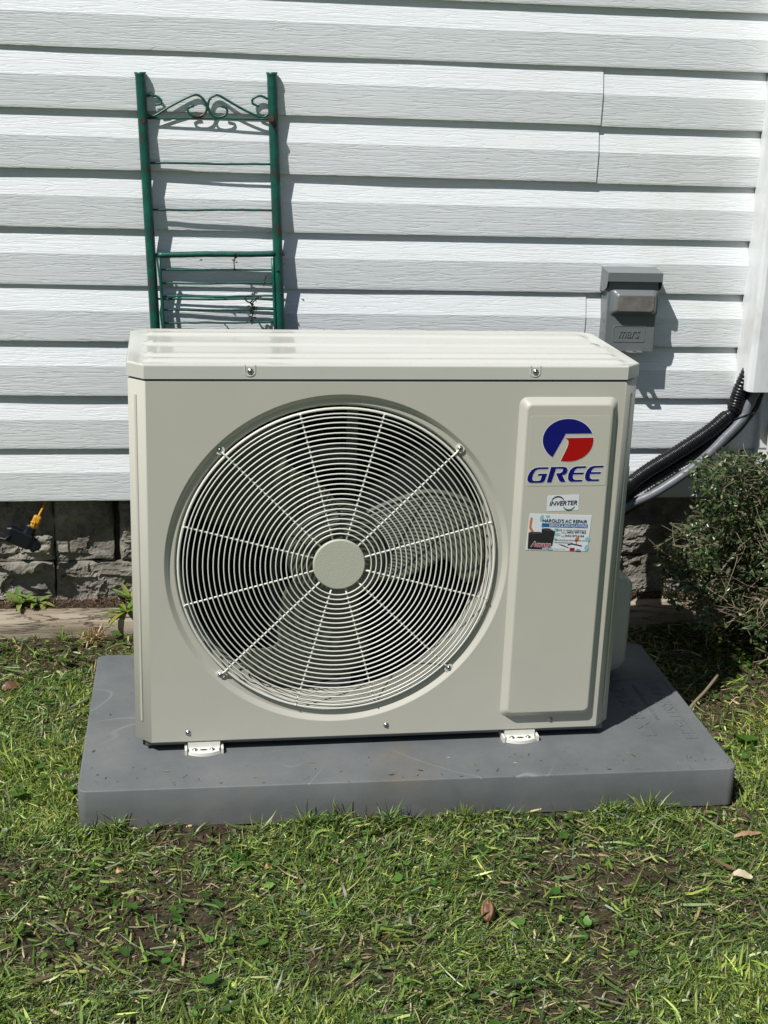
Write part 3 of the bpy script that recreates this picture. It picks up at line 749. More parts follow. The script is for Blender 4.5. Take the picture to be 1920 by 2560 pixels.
for P, m_, nm in ((blue, P_blue, 'emblem_blue'), (red, P_red, 'emblem_red'), (Gp, P_blue, 'letter'), (R1, P_blue, 'letter'), (R2, P_blue, 'letter'), (E1, P_blue, 'letter'), (E2, P_blue, 'letter')):
    Q = [K(*p) for p in P]; b = UB(); flat(b, Q, YS-0.0010); b.build(nm, m_, logo)
for P in (blue, red, Gp, [(650, 1130)]+R2[1:-1]+[(756, 1167), (745, 1200), (662, 1455), (562, 1455)], E1, E2):
    halo([K(*p) for p in P], 0.0010, YS-0.0007, P_white, 'white_outline', logo)
def placed_text(s, o, ex, w, h, y, m, parent, name='lettering', shear=0, bold=0, right=False):
    V, Fc = text_mesh(s, w, h, shear, bold)
    ex = Vector(ex).normalized(); ez = Vector((-ex.y, ex.x)); o = Vector(o)
    if right: o = o-ex*V[:, 0].max()
    b = UB(); b.add([((o+ex*v[0]+ez*v[1]).x, y, (o+ex*v[0]+ez*v[1]).y) for v in V], Fc); return b.build(name, m, parent)
# inverter sticker
def frame(o, ang):
    ex = Vector((math.cos(ang), math.sin(ang))); ez = Vector((-ex.y, ex.x)); o = Vector(o)
    return lambda s, t: tuple(o+ex*s+ez*t), ex
fi, exi = frame((0.7552, 0.5552), math.radians(1.4))
b = UB(); P = [fi(*p) for p in rrect(0, 0, 0.060, 0.0300, 0.002, 3)]
b.loops([[(x, YS+0.0001, z) for x, z in P], [(x, YS-0.0004, z) for x, z in P]], True, smooth=False); flat(b, P, YS-0.0004); inv = b.build('inverter_sticker', P_card, unit)
def band(c, r0, r1, a0, a1, fn, m, parent, name='swoosh', y=YS-0.0008, ky=1.0):
    b = UB(); A = [math.radians(a0+(a1-a0)*i/24) for i in range(25)]
    wv = [0.35+0.65*math.sin(PI*i/24)**0.7 for i in range(25)]
    mid = (r0+r1)/2; hw = (r1-r0)/2
    b.loops([[(fn(c[0]+(mid-hw*w_)*math.cos(a), c[1]+ky*(mid-hw*w_)*math.sin(a))[0], y, fn(c[0]+(mid-hw*w_)*math.cos(a), c[1]+ky*(mid-hw*w_)*math.sin(a))[1]) for a, w_ in zip(A, wv)],
             [(fn(c[0]+(mid+hw*w_)*math.cos(a), c[1]+ky*(mid+hw*w_)*math.sin(a))[0], y, fn(c[0]+(mid+hw*w_)*math.cos(a), c[1]+ky*(mid+hw*w_)*math.sin(a))[1]) for a, w_ in zip(A, wv)]], False, smooth=False)
    b.build(name, m, parent)
placed_text('INVERTER', fi(0.0040, 0.0105), exi, 0.0525, 0.0088, YS-0.0009, P_black, inv, 'lettering', 0.25, 0.018)
band((0.0195, 0.0150), 0.0115, 0.0140, 155, 25, fi, P_black, inv); band((0.0415, 0.0130), 0.0105, 0.0130, 205, 335, fi, P_green, inv)
# business card magnet
ang = math.atan2(0.5457-0.5511, 0.8416-0.7230)
fc0, exc = frame((0.7230, 0.5511), ang)
KU = 0.1188/1435
def fc(s, t): return fc0(s*KU, -t*KU)
b = UB(); P = [fc(0, 0), fc(1435, 0), fc(1430, 845), fc(0, 850)][::-1]
b.loops([[(x, YS+0.0001, z) for x, z in P], [(x, YS-0.0006, z) for x, z in P]], True, smooth=False); flat(b, P, YS-0.0006); card = b.build('business_card', P_card, unit)
def cp(pts, m, y=-0.0004, name='print'):
    b = UB(); flat(b, [fc(*p) for p in pts], YS-0.0006+y); b.build(name, m, card)
def ct(s, sx, t, w, h, m, y=-0.0007, **k):
    placed_text(s, fc(sx, t), exc, w*KU, h*KU, YS-0.0006+y, m, card, 'lettering', **k)
def blob(cx, cy, rx, ry, a, m, y=-0.0003):
    cp([(cx+rx*math.cos(t)*math.cos(a)-ry*math.sin(t)*math.sin(a), cy+rx*math.cos(t)*math.sin(a)+ry*math.sin(t)*math.cos(a)) for t in np.linspace(0, 2*PI, 18)[:-1]], m, y)
for q in ((285, 90, 40, 80, 0.2), (420, 45, 50, 30, 0), (655, 355, 50, 45, 0), (690, 465, 70, 38, 0), (650, 570, 60, 30, 0.4), (570, 815, 60, 30, 0), (1400, 760, 45, 75, 0), (1400, 560, 60, 60, 0.3), (330, 260, 36, 60, 0)): blob(*q, P_sky)
ct("HAROLD'S AC REPAIR", 308, 185, 1035, 85, P_navy, bold=0.02)
cp([(308, 208), (1365, 208), (1365, 292), (308, 292)], P_bar)
ct('SERVICE & INSTALLATIONS', 475, 282, 870, 62, P_card, bold=0.012)
ct('OVER 14 YEARS EXPERIENCE', 650, 378, 690, 42, P_grey, bold=0.01)
ct('Office', 772, 436, 115, 38, P_grey); ct('(643) 997-1463', 905, 438, 440, 58, P_black, bold=0.02)
ct('Cell', 775, 516, 75, 38, P_grey); ct('(643) 877-6184', 868, 518, 440, 58, P_black, bold=0.02)
ct('HaroldsACRepairSalvice@gmail.com', 640, 612, 700, 40, P_black, bold=0.012); ct('HaroldsACRepair.com', 640, 668, 420, 38, P_black, bold=0.012)
ct('Georgetown, SC 29440', 640, 815, 260, 26, P_grey)
cp([(25, 90), (60, 80), (75, 110), (65, 300), (150, 430), (90, 440), (20, 330)], P_orange)
cp([(315, 340), (380, 325), (480, 325), (630, 400), (600, 740), (330, 740)], P_char, -0.00035)
cp([(318, 338), (380, 323), (480, 323), (625, 392), (410, 385)], P_char2, -0.0005)
cp([(20, 440), (60, 420), (280, 415), (370, 460), (370, 820), (40, 820)], P_char, -0.00045)
cp([(25, 438), (60, 418), (280, 413), (365, 455), (60, 480)], P_char2, -0.0006)
blob(1160, 560, 45, 60, 0.4, P_orange, -0.0003)
cp([(1120, 600), (1145, 595), (1180, 700), (1160, 705)], P_orange, -0.0003)
ct('Amana', 95, 775, 480, 140, P_white, -0.0007, shear=0.2, bold=0.06); ct('Amana', 105, 768, 460, 125, P_am, -0.0009, shear=0.2, bold=0.02)
ct('HEATING & COOLING', 110, 822, 420, 30, P_black, -0.0008, bold=0.02)
cp([(1015, 770), (1130, 770), (1130, 840), (1015, 840)], P_am); cp([(1150, 760), (1275, 760), (1275, 845), (1150, 845)], P_white, -0.0003)
ct('VISA', 1165, 815, 90, 30, P_bar, -0.0005, bold=0.02); cp([(1150, 825), (1275, 825), (1275, 845), (1150, 845)], P_navy, -0.0005)
cp([(730, 690), (830, 700), (980, 760), (990, 780), (860, 735)], P_char2); cp([(950, 680), (1050, 660), (1290, 705), (1290, 735), (1050, 690), (960, 715)], P_char2, -0.0003)

# ================================================================ TRELLIS
tr = empty('garden_trellis', (0.14, -0.09, 0.115), 0, 'green painted metal trellis with scrolls leaning on the siding behind the heat pump', 'trellis')
OT = (-0.14, 0.09, -0.115)
def yt(z): return -0.0138 - 0.034*(1.30-z)        # leaning plane
def xl_(z): return -0.0256+(1.2906-z)*(0.0228/0.5253)
def xr_(z): return 0.2519+(1.2998-z)*(0.0228/0.5342)
for fx, ztop in ((xl_, 1.2995), (xr_, 1.3085)):
    zz = np.linspace(0.12, ztop-0.012, 30)
    pts = [(fx(z), yt(z), z) for z in zz]; rr = [0.0108]*30
    pts += [(fx(ztop-0.006), yt(ztop), ztop-0.006), (fx(ztop), yt(ztop), ztop)]; rr += [0.0112, 0.0128]
    b = MB(OT); b.tube(pts, rr, 16)
    b.build('post', M_green, tr)
b = MB(OT); b.loops([[(xl_(1.205)+0.0045*math.cos(t), yt(1.205)-0.0108-0.0006, 1.2005+0.006*math.sin(t)) for t in np.linspace(0, 2*PI, 13)[:-1]]]*2, True, False, True, False); b.build('bolt_hole', M_rust, tr)
b = MB(OT); b.tube([(xr_(1.212)-0.004, yt(1.212)-0.009, 1.212), (xr_(1.212)-0.0045, yt(1.212)-0.020, 1.2125)], [0.0062, 0.0052], 10); b.tube([(xr_(1.2)+0.004, yt(1.2)-0.010, 1.2), (xr_(1.19)+0.003, yt(1.19)-0.012, 1.188)], [0.003, 0.001], 6); b.build('rusty_bolt', M_rust, tr)
def xz(L_, dy=0.0, step=0.004): return spline([(x, yt(z)-dy+0.006-0.02*x, z) for x, z in L_], step)
SC = [[(-0.0153, 1.2501), (-0.0047, 1.2535), (0.0085, 1.2508), (0.0176, 1.2434), (0.0175, 1.237), (0.0043, 1.2332)],
      [(-0.0133, 1.2141), (0.0012, 1.2107), (0.0374, 1.2325), (0.0801, 1.2544), (0.0961, 1.2562), (0.108, 1.2463), (0.1133, 1.2361), (0.1119, 1.2231), (0.1011, 1.2137), (0.0851, 1.2132), (0.0745, 1.2207), (0.0719, 1.2271), (0.0773, 1.2324), (0.0866, 1.234)],
      [(0.1414, 1.2357), (0.1548, 1.2322), (0.1574, 1.2258), (0.1521, 1.2165), (0.136, 1.2122), (0.1226, 1.2183), (0.1159, 1.2336), (0.12, 1.2492), (0.1307, 1.2568), (0.1414, 1.2563), (0.1709, 1.2405), (0.1978, 1.227), (0.2248, 1.2161), (0.2383, 1.2165), (0.2464, 1.2246)],
      [(0.2247, 1.237), (0.2112, 1.243), (0.2098, 1.2495), (0.2192, 1.2575), (0.2299, 1.2592), (0.2435, 1.2531)]]
for L_ in SC:
    b = MB(OT); b.tube(xz(L_), 0.0026, 8); b.build('scroll', M_green, tr)
def rod(p, q, r_, nm='crossbar', dy=0.0, sag=0.0):
    n = 24; pts = []
    for i in range(n+1):
        t = i/n; x = p[0]+(q[0]-p[0])*t; z = p[1]+(q[1]-p[1])*t - sag*math.sin(PI*t) + 0.0009*math.sin(t*7+p[1]*40)*math.sin(PI*t) + random.uniform(-0.0003, 0.0003); pts.append((x, yt(z)-dy+0.009-0.009*t, z))
    b = MB(OT); b.tube(pts, r_, 8); b.build(nm, M_green, tr)
rod((-0.0121, 1.2059), (0.2492, 1.2122), 0.0025); rod((-0.0084, 1.1131), (0.2514, 1.118), 0.0025); rod((-0.0039, 1.0147), (0.2564, 1.0198), 0.0025)
rod((0.0032, 0.9178), (0.2621, 0.9266), 0.0066, 'crosstube', 0.004)
rod((-0.012, 0.917), (-0.001, 0.9175), 0.006, 'crosstube', 0.0); rod((0.262, 0.926), (0.281, 0.927), 0.0055, 'crosstube')
b = MB(OT); b.tube([(0.0086+t*0.0075*3, yt(0.9138-t*0.15*3)-0.006, 0.9138-t*0.15*3) for t in np.linspace(0, 1, 12)], 0.0036, 8); b.build('inner_upright', M_green, tr)
b = MB(OT); b.tube([(0.256+t*0.0071*3, yt(0.9182-t*0.15*3)-0.006, 0.9182-t*0.15*3) for t in np.linspace(0, 1, 12)], 0.0036, 8); b.build('inner_upright', M_green, tr)
RODS = [((0.0123, 0.8869), (0.2576, 0.8918)), ((0.0119, 0.8572), (0.2579, 0.8624)), ((0.0114, 0.828), (0.2582, 0.8343)), ((0.0106, 0.7986), (0.2585, 0.8046)), ((0.0106, 0.769), (0.2587, 0.7761))]
for p, q in RODS: rod(p, q, 0.0022, 'crossbar', 0.006, 0.0006)
rod((-0.003, 0.8205), (0.262, 0.8258), 0.0024, 'crossbar', -0.006)
for k in range(1, 6): rod((0.0106+0.003*k, 0.769-0.1*k), (0.262+0.003*k, 0.774-0.1*k), 0.0024, 'crossbar', 0.004)
# dead vine clinging to it
vine = MB((-0.21, 0.07, -0.76)); random.seed(5)
VP = [[(0.1753, 0.9270), (0.1730, 0.915), (0.1716, 0.9056), (0.1712, 0.8917)], [(0.2424, 0.879), (0.2400, 0.870), (0.2369, 0.8635), (0.236, 0.857)], [(0.2244, 0.8345), (0.218, 0.824), (0.2105, 0.8139), (0.2148, 0.8054), (0.213, 0.795), (0.2106, 0.7855)], [(0.1936, 0.8306), (0.199, 0.822), (0.206, 0.819), (0.213, 0.825), (0.222, 0.83)], [(0.1980, 0.8081), (0.205, 0.812), (0.212, 0.807)], [(0.2107, 0.7713), (0.2125, 0.779), (0.21, 0.786)], [(0.214, 0.806), (0.209, 0.798), (0.206, 0.794)], [(0.150, 0.770), (0.156, 0.764), (0.160, 0.758)]]
for L_ in VP:
    P_ = xz(L_, 0.009, 0.003); P_ = [p+Vector((random.uniform(-.0008, .0008), random.uniform(-.002, .002), random.uniform(-.0008, .0008))) for p in P_]
    vine.tube(P_, [0.0012+0.0008*random.random() for _ in P_], 6)
for k in range(46):
    x, z = random.choice([(0.2140, 0.818), (0.2130, 0.803), (0.211, 0.790), (0.2105, 0.776), (0.222, 0.829), (0.1745, 0.921)])
    x += random.gauss(0, 0.0045); z += random.gauss(0, 0.006); y = yt(z)-0.011+random.uniform(-0.004, 0.004); a = random.uniform(0, 6.28); s_ = random.uniform(0.002, 0.005)
    d1 = Vector((math.cos(a), random.uniform(-.5, .5), math.sin(a)))*s_; d2 = Vector((-math.sin(a), 0.4, math.cos(a)))*s_*0.45; p = Vector((x, y, z))
    vine.add([p-d1, p-d2, p+d1, p+d2], [(0, 1, 2, 3)])
for x, z, s_ in ((0.100, 0.9105, 0.0035), (0.1335, 0.8595, 0.004), (0.118, 0.8255, 0.003), (0.185, 0.7975, 0.003), (0.281, 0.905, 0.003), (0.268, 0.89, 0.004), (0.276, 0.84, 0.003)):
    vine.tube([(x-s_, yt(z)-0.010, z), (x, yt(z)-0.013, z+s_*0.4), (x+s_*0.7, yt(z)-0.010, z+s_*0.2)], [s_*0.3, s_*0.55, s_*0.2], 6)
v_ = vine.build('dead_vine', M_vine); v_.location = (0.21, -0.07, 0.76); tag(v_, 'dry dark vine scraps tangled in the lower bars of the green trellis', 'vine')

# ================================================================ DISCONNECT BOX
bx = empty('disconnect_box', (1.0775, -0.002, 0.7190), 0, 'grey metal disconnect box on the siding behind the right end of the heat pump', 'electrical box')
OB = (-1.0775, 0.002, -0.7190)
BX0, BX1, BZ0, BZ1, BD = 1.0205, 1.1390, 0.7190, 0.8930, 0.0485
b = MB(OB); b.box((BX0+0.001, -BD+0.004, BZ0), (BX1-0.0005, 0.010, BZ1)); b.build('enclosure', M_box, bx)
b = MB(OB)
pr = [(BX0, -BD+0.006), (BX0, -BD+0.0022), (BX0+0.0022, -BD), (BX1-0.0012, -BD), (BX1+0.001, -BD+0.002), (BX1+0.001, -BD+0.006)]
b.loops([[(x, y, z) for x, y in pr] for z in (BZ0+0.0005, BZ1-0.01)], False, smooth=False); b.build('door', M_box, bx)
# hood
b = MB(OB); hx0, hx1, hz0, hz1, hd = 1.0150, 1.1440, 0.8815, 0.9015, 0.0590
b.add([(hx0, -hd, hz0), (hx1, -hd, hz0), (hx1, -hd, hz1), (hx0, -hd, hz1), (hx0, 0.004, hz1+0.007), (hx1, 0.004, hz1+0.007)], [(0, 1, 2, 3), (3, 2, 5, 4)])
for x in (hx0, hx1): b.add([(x, -hd, hz1), (x, -hd, hz0), (x, -hd+0.006, 0.866), (x, -0.026, 0.854), (x, 0.004, 0.854), (x, 0.004, hz1+0.007)], [(0, 1, 2, 3, 4, 5)])
b.add([(hx0, -hd, hz0), (hx1, -hd, hz0), (hx1, -hd+0.004, hz0), (hx0, -hd+0.004, hz0)], [(0, 1, 2, 3)])
b.build('rain_hood', M_box, bx)
# handle bulge
b = MB(OB)
lv = [(-0.004, 0.010, -BD-0.0), (0.0, 0.009, -BD-0.001), (0.006, 0.008, -BD-0.012), (0.0085, 0.007, -BD-0.0165), (0.0115, 0.006, -BD-0.018)]
ox0, ox1, oz0, oz1 = 1.0300, 1.1370, 0.8040, 0.8620
b.loops([[(x, y, z) for x, z in rrect(ox0+i, oz0+i, ox1-i, oz1-i, rr, 6)] for i, rr, y in lv], True, smooth=True)
b.build('handle_bulge', M_box, bx)
b = MB(OB); b.poly([(x, -BD-0.0181, z) for x, z in rrect(ox0+0.0113, oz0+0.0113, ox1-0.0113, oz1-0.0113, 0.006, 6)]); b.build('worn_face', M_boxw, bx)
# raised label frame + lettering
b = MB(OB)
b.loops([[(x, y, z) for x, z in rrect(1.0392+i, 0.7405+i, 1.1175-i, 0.7795-i, 0.004, 4)] for i, y in ((0, -BD), (0.0012, -BD-0.0011), (0.0024, -BD-0.0004))], True, smooth=True); b.build('raised_frame', M_box, bx)
V, Fc = text_mesh('mars', 0.0500, 0.0165, 0.32, 0.0, 0.5)
b = MB(OB); b.add([(1.0540+v[0], -BD+0.0004-(0.0019 if v[2] > 0 else 0), 0.7515+v[1]) for v in V], Fc); b.build('raised_lettering', M_box, bx)
# padlock tab with hole
b = MB(OB); n = 20; hc = (1.0935, -0.0555)
def tabo(z): return [(1.074+0.036*t, -BD+0.001, z) for t in np.linspace(0, 1, 6)]+[(1.111, -0.061, z), (1.109, -0.0660, z), (1.083, -0.0660, z), (1.078, -0.062, z), (1.0745, -0.053, z)]
bm = bmesh.new(); O_ = tabo(0.7190); I_ = [(hc[0]+0.0055*math.cos(2*PI*i/n), hc[1]+0.0042*math.sin(2*PI*i/n), 0.7190) for i in range(n)]
vo = [bm.verts.new(p) for p in O_]; vi = [bm.verts.new(p) for p in I_]
ee = [bm.edges.new((vo[i], vo[(i+1) % len(vo)])) for i in range(len(vo))]+[bm.edges.new((vi[i], vi[(i+1) % n])) for i in range(n)]
bmesh.ops.triangle_fill(bm, use_beauty=True, edges=ee); bm.verts.index_update()
V_ = [tuple(v.co) for v in bm.verts]; F_ = [tuple(v.index for v in q.verts) for q in bm.faces]; bm.free()
b.add(V_, F_); b.add([(x, y, z+0.0015) for x, y, z in V_], F_); b.loops([O_, tabo(0.7205)], True, smooth=False); b.build('padlock_tab', M_boxw, bx)
for z in (0.795, 0.75):
    b = MB(OB); b.loops([[(BX0-0.0002, -0.028+rr*math.cos(t), z+rr*math.sin(t)) for t in np.linspace(0, 2*PI, 21)[:-1]] for rr in (0.0115, 0.0095)], True, smooth=False); b.build('knockout', M_boxw, bx)

# ================================================================ LINE-SET COVER, HOSES, PIPE
b = MB((-1.41, 0.045, -0.634))
def dsec(z, k=0): 
    return [(1.3655, 0.004, z), (1.3655, -0.012, z), (1.3640, -0.078+k, z), (1.3680, -0.088+k, z), (1.3760, -0.0925+k, z), (1.4640, -0.0925+k, z), (1.4730, -0.088+k, z), (1.4770, -0.078+k, z), (1.4770, 0.004, z)]
b.loops([dsec(z) for z in (0.6335, 0.9, 1.2, 1.6, 2.2)], False, smooth=False)
inner = lambda z: [(x+(0.003 if x < 1.42 else -0.003), min(0.004, y+0.003), z) for x, y, _ in dsec(z)]
b.loops([inner(0.6335), inner(0.9)], False, smooth=False); b.loops([dsec(0.6335), inner(0.6335)], False, smooth=False)
o = b.build('line_cover', M_trim); o.location = (1.41, -0.045, 0.634); tag(o, 'tall white line-set cover duct running up the siding at the right edge', 'duct')

def hose(name, P_, rad, m, step, rib, loc, label, cat, pinch=None, n=18, amp=0.042):
    pts = spline(P_, step); k = len(pts); s_ = 0; rr = []
    for i in range(k):
        if i: s_ += (pts[i]-pts[i-1]).length
        q = rad
        if rib: q *= 1+amp*math.sin(2*PI*s_/rib+1.3*math.sin(s_*90)) + 0.03*mnoise.noise(Vector((s_*160, 2, 1)))
        if pinch:
            for pc, w_, am in pinch: q *= 1-am*math.exp(-((pts[i]-Vector(pc)).length/w_)**2)
        rr.append(q)
    wob = (lambda i, kk: 1+0.05*mnoise.noise(Vector((i*0.23, kk*1.1, 4)))) if rib else None
    b = MB(tuple(-Vector(loc))); b.tube(pts, rr, n, wob=wob); o = b.build(name, m); o.location = loc; tag(o, label, cat, 'black refrigerant lines' if cat == 'pipe' else None); return o
hose('refrigerant_line', [(1.405, -0.045, 0.75), (1.383, -0.045, 0.68), (1.3627, -0.045, 0.621), (1.3556, -0.047, 0.5915), (1.3466, -0.050, 0.5749), (1.3313, -0.047, 0.5575), (1.302, -0.045, 0.5297), (1.2621, -0.045, 0.5001), (1.2217, -0.045, 0.4725), (1.1814, -0.045, 0.4463), (1.1407, -0.045, 0.4183), (1.108, -0.055, 0.397), (1.06, -0.11, 0.395), (1.015, -0.22, 0.42), (0.988, -0.34, 0.43), (0.985, -0.372, 0.38), (0.972, -0.385, 0.32), (0.955, -0.395, 0.26)],
     0.0180, M_black, 0.0013, 0.0078, (1.34, -0.05, 0.56), 'thick black tape-wrapped refrigerant line drooping from the white duct, upper one', 'pipe', pinch=[((1.345, -0.050, 0.573), 0.008, 0.35)])
hose('refrigerant_line', [(1.415, -0.035, 0.72), (1.385, -0.035, 0.60), (1.345, -0.033, 0.535), (1.305, -0.036, 0.497), (1.2674, -0.04, 0.4663), (1.2266, -0.04, 0.4403), (1.1864, -0.04, 0.4144), (1.145, -0.04, 0.3885), (1.108, -0.05, 0.368), (1.06, -0.11, 0.36), (1.01, -0.22, 0.37), (0.975, -0.33, 0.36), (0.95, -0.40, 0.30)],
     0.0118, M_black, 0.0013, 0.0072, (1.30, -0.04, 0.49), 'thinner black ribbed refrigerant line between the thick one and the grey conduit', 'pipe', amp=0.06)
hose('electrical_conduit', [(1.425, -0.05, 0.72), (1.402, -0.055, 0.635), (1.3832, -0.055, 0.5939), (1.3766, -0.057, 0.5705), (1.3605, -0.06, 0.548), (1.3323, -0.06, 0.5156), (1.3092, -0.06, 0.4889), (1.2806, -0.058, 0.4583), (1.2449, -0.055, 0.4256), (1.2047, -0.055, 0.3967), (1.1638, -0.055, 0.3713), (1.11, -0.06, 0.348), (1.05, -0.12, 0.335), (1.0, -0.24, 0.345), (0.96, -0.36, 0.32), (0.93, -0.40, 0.30)],
     0.0108, M_conduit, 0.004, 0.0034, (1.28, -0.055, 0.46), 'smooth grey flexible conduit curving from the white duct down to the heat pump', 'conduit', amp=0.012)
hose('black_cable', [(1.45, -0.03, 0.70), (1.4248, -0.03, 0.6205), (1.4159, -0.03, 0.5862), (1.4017, -0.03, 0.5606), (1.3738, -0.028, 0.520), (1.33, -0.024, 0.475), (1.27, -0.024, 0.425), (1.20, -0.03, 0.375), (1.12, -0.045, 0.330), (1.03, -0.12, 0.30), (0.96, -0.3, 0.28)],
     0.0062, M_cable, 0.004, 0, (1.40, -0.03, 0.56), 'thin black cable hanging behind the grey conduit', 'cable', n=10)
b = MB((-1.372, 0.05, -0.565)); b.tube([(1.372+0.0225*math.cos(t), -0.05+0.0175*math.sin(t), 0.5655+0.010*math.cos(t+0.6)) for t in np.linspace(0, 2*PI, 25)[:-1]], 0.0022, 6, closed=True)
b.tube([(1.385, -0.066, 0.572), (1.396, -0.070, 0.580), (1.401, -0.069, 0.578)], 0.0012, 5)
o = b.build('cable_tie', M_blackp); o.location = (1.372, -0.05, 0.565); tag(o, 'black cable tie strapping the grey conduit to the black lines', 'cable tie')
pts = spline([(1.473, -0.052, 0.03), (1.473, -0.052, 0.30), (1.473, -0.052, 0.50), (1.474, -0.047, 0.528), (1.478, -0.032, 0.545), (1.48, -0.01, 0.548), (1.48, 0.01, 0.548)], 0.01)
b = MB((-1.473, 0.052, -0.03)); b.tube(pts, [0.0275 if 0.46 < p.z < 0.545 else 0.0255 for p in pts], 24); o = b.build('drain_pipe', M_pvc); o.location = (1.473, -0.052, 0.03); tag(o, 'white plastic pipe with elbow entering the wall behind the shrub', 'pipe')

# ================================================================ EXTENSION CORD
hose('extension_cord', [(-0.240, 0.040, 0.40), (-0.252, 0.034, 0.365), (-0.262, 0.026, 0.342), (-0.268, 0.014, 0.328), (-0.2735, 0.002, 0.319), (-0.2765, -0.006, 0.313)], 0.0026, M_yellow, 0.003, 0, (-0.27, 0, 0.33), 'thin orange yellow extension cord dropping from under the siding', 'cord', n=10)
b = MB((0.284, 0.008, -0.303)); 
def cube_between(b, p, q, w, t, bev=0.2, tw=0.0):
    p, q = Vector(p), Vector(q); a = (q-p).normalized(); s_ = a.cross(Vector((0, 1, 0))).normalized(); n_ = s_.cross(a)
    ring = lambda c, k: [tuple(c + s_*w*k*x + n_*t*k*y) for x, y in ((-.5, -.5+bev), (-.5+bev, -.5), (.5-bev, -.5), (.5, -.5+bev), (.5, .5-bev), (.5-bev, .5), (-.5+bev, .5), (-.5, .5-bev))]
    L_ = (q-p); b.loops([ring(p, 0.7), ring(p+L_*0.12, 1), ring(p+L_*0.88, 1), ring(q, 0.8)], True, True, True, False)
cube_between(b, (-0.2770, -0.008, 0.3145), (-0.2885, -0.010, 0.287), 0.0185, 0.015)
b.tube([(-0.293, -0.0185, 0.305), (-0.279, -0.0190, 0.299)], 0.0014, 6); b.tube([(-0.284, -0.0190, 0.305), (-0.287, -0.0190, 0.288)], 0.0014, 6)
o = b.build('cord_plug', M_yellow); o.location = (-0.284, -0.008, 0.303); tag(o, 'yellow orange plug end of the cord hanging below the siding', 'plug')
b = MB((0.32, 0.008, -0.268))
cube_between(b, (-0.291, -0.008, 0.292), (-0.305, -0.008, 0.262), 0.024, 0.017, 0.25)
cube_between(b, (-0.352, -0.010, 0.278), (-0.292, -0.008, 0.249), 0.036, 0.024, 0.08)
cube_between(b, (-0.300, -0.007, 0.262), (-0.283, -0.007, 0.232), 0.026, 0.020, 0.15)
b.tube([(-0.2865, -0.016, 0.268), (-0.281, -0.018, 0.262), (-0.277, -0.018, 0.266)], 0.0022, 6); b.tube([(-0.34, -0.02, 0.272), (-0.352, -0.022, 0.262), (-0.372, -0.02, 0.268), (-0.40, -0.01, 0.262), (-0.46, 0.0, 0.29), (-0.52, 0.02, 0.37)], 0.004, 8)
o = b.build('power_adapter', M_blackp); o.location = (-0.32, -0.008, 0.268); tag(o, 'black taped power adapter hanging on the yellow plug in front of the stones', 'adapter')

# ================================================================ VEGETATION
def leaf_colors(n, pal, jit=0.25):
    P = np.array([c for c, w in pal]); w = np.array([w for c, w in pal], float); w /= w.sum()
    c = P[rng.choice(len(P), n, p=w)]; return c*np.exp(rng.normal(0, jit*1.25, (n, 1)))*np.exp(rng.normal(0, 0.06, (n, 3)))
def blades(x, y, z, length, width, yaw, elev, curl, col, segs=3):
    """strips: returns V,F(quads),tint ; all arrays n"""
    n = len(x); d = np.stack([np.cos(yaw)*np.cos(elev), np.sin(yaw)*np.cos(elev), np.sin(elev)], 1)
    side = np.stack([-np.sin(yaw), np.cos(yaw), np.zeros(n)], 1); roll = rng.normal(0, 0.6, n)
    upv = np.cross(d, side); side = side*np.cos(roll)[:, None] + upv*np.sin(roll)[:, None]
    base = np.stack([x, y, z], 1); rows = []
    wprof = [0.7, 1.0, 0.75, 0.08] if segs == 3 else [0.8, 1.0, 0.08]
    for k in range(segs+1):
        t = k/segs; e = elev-curl*t
        dd = np.stack([np.cos(yaw)*np.cos(e), np.sin(yaw)*np.cos(e), np.sin(e)], 1)
        p = base+dd*(length*t)[:, None]; w_ = (width*wprof[k]/2)[:, None]
        rows += [p-side*w_, p+side*w_]
    V = np.stack(rows, 1); m = V.shape[1]; V = V.reshape(-1, 3); o = (np.arange(n)*m)[:, None]
    F = np.concatenate([o+np.array([[2*k, 2*k+1, 2*k+3, 2*k+2]]) for k in range(segs)], 0)
    return V, F, np.repeat(col, m, 0)
def in_pad(x, y, mg=0.0): return (x > -0.1245-mg) & (x < 1.099+mg) & (y > -0.8908-mg) & (y < -0.288+mg)
def sample(n):
    x = rng.uniform(-0.95, 2.25, n); y = rng.uniform(-2.1, -0.066, n)
    return x, y
GREENS = [((0.128, 0.192, 0.036), 4), ((0.080, 0.135, 0.030), 3.8), ((0.20, 0.28, 0.052), 2.8), ((0.33, 0.38, 0.11), 1.4), ((0.040, 0.074, 0.020), 2.6)]
STRAW = [((0.30, 0.25, 0.13), 3), ((0.21, 0.16, 0.085), 3), ((0.42, 0.36, 0.22), 1), ((0.11, 0.075, 0.045), 3)]
def patch(x, y):          # 0 bare .. 1 lush
    n = wav(x, y, 0, 6, 0.6)*0.42 + 0.78 - 0.75*np.exp(-((x+0.12)/0.10)**2-((y+1.24)/0.06)**2) - 0.5*np.exp(-((x-0.30)/0.06)**2-((y+1.36)/0.05)**2)
    d = np.maximum(np.maximum(-0.1245-x, x-1.099), y+0.288)
    n = n - 1.0*np.exp(-(np.maximum(d, 0)/0.042)**2)*(y > -0.90)
    n = n - 0.9*np.exp(-((x-0.12)/0.09)**2-((y+0.93)/0.035)**2)          # scraped strip in front of left corner
    n = n - 0.8*np.exp(-((x-1.05)/0.10)**2-((y+0.93)/0.05)**2)
    n = n - 0.7*np.exp(-((x-1.16)/0.09)**2-((y+0.60)/0.16)**2)
    n = n - 1.3*sstep(1.08, 1.13, x)*sstep(-0.70, -0.55, y)*(1-sstep(1.34, 1.48, x))       # bare shaded earth right of the pad
    return np.clip(n, 0.02, 1)
Vs, Fs, Ts = [], [], []; base_ = 0
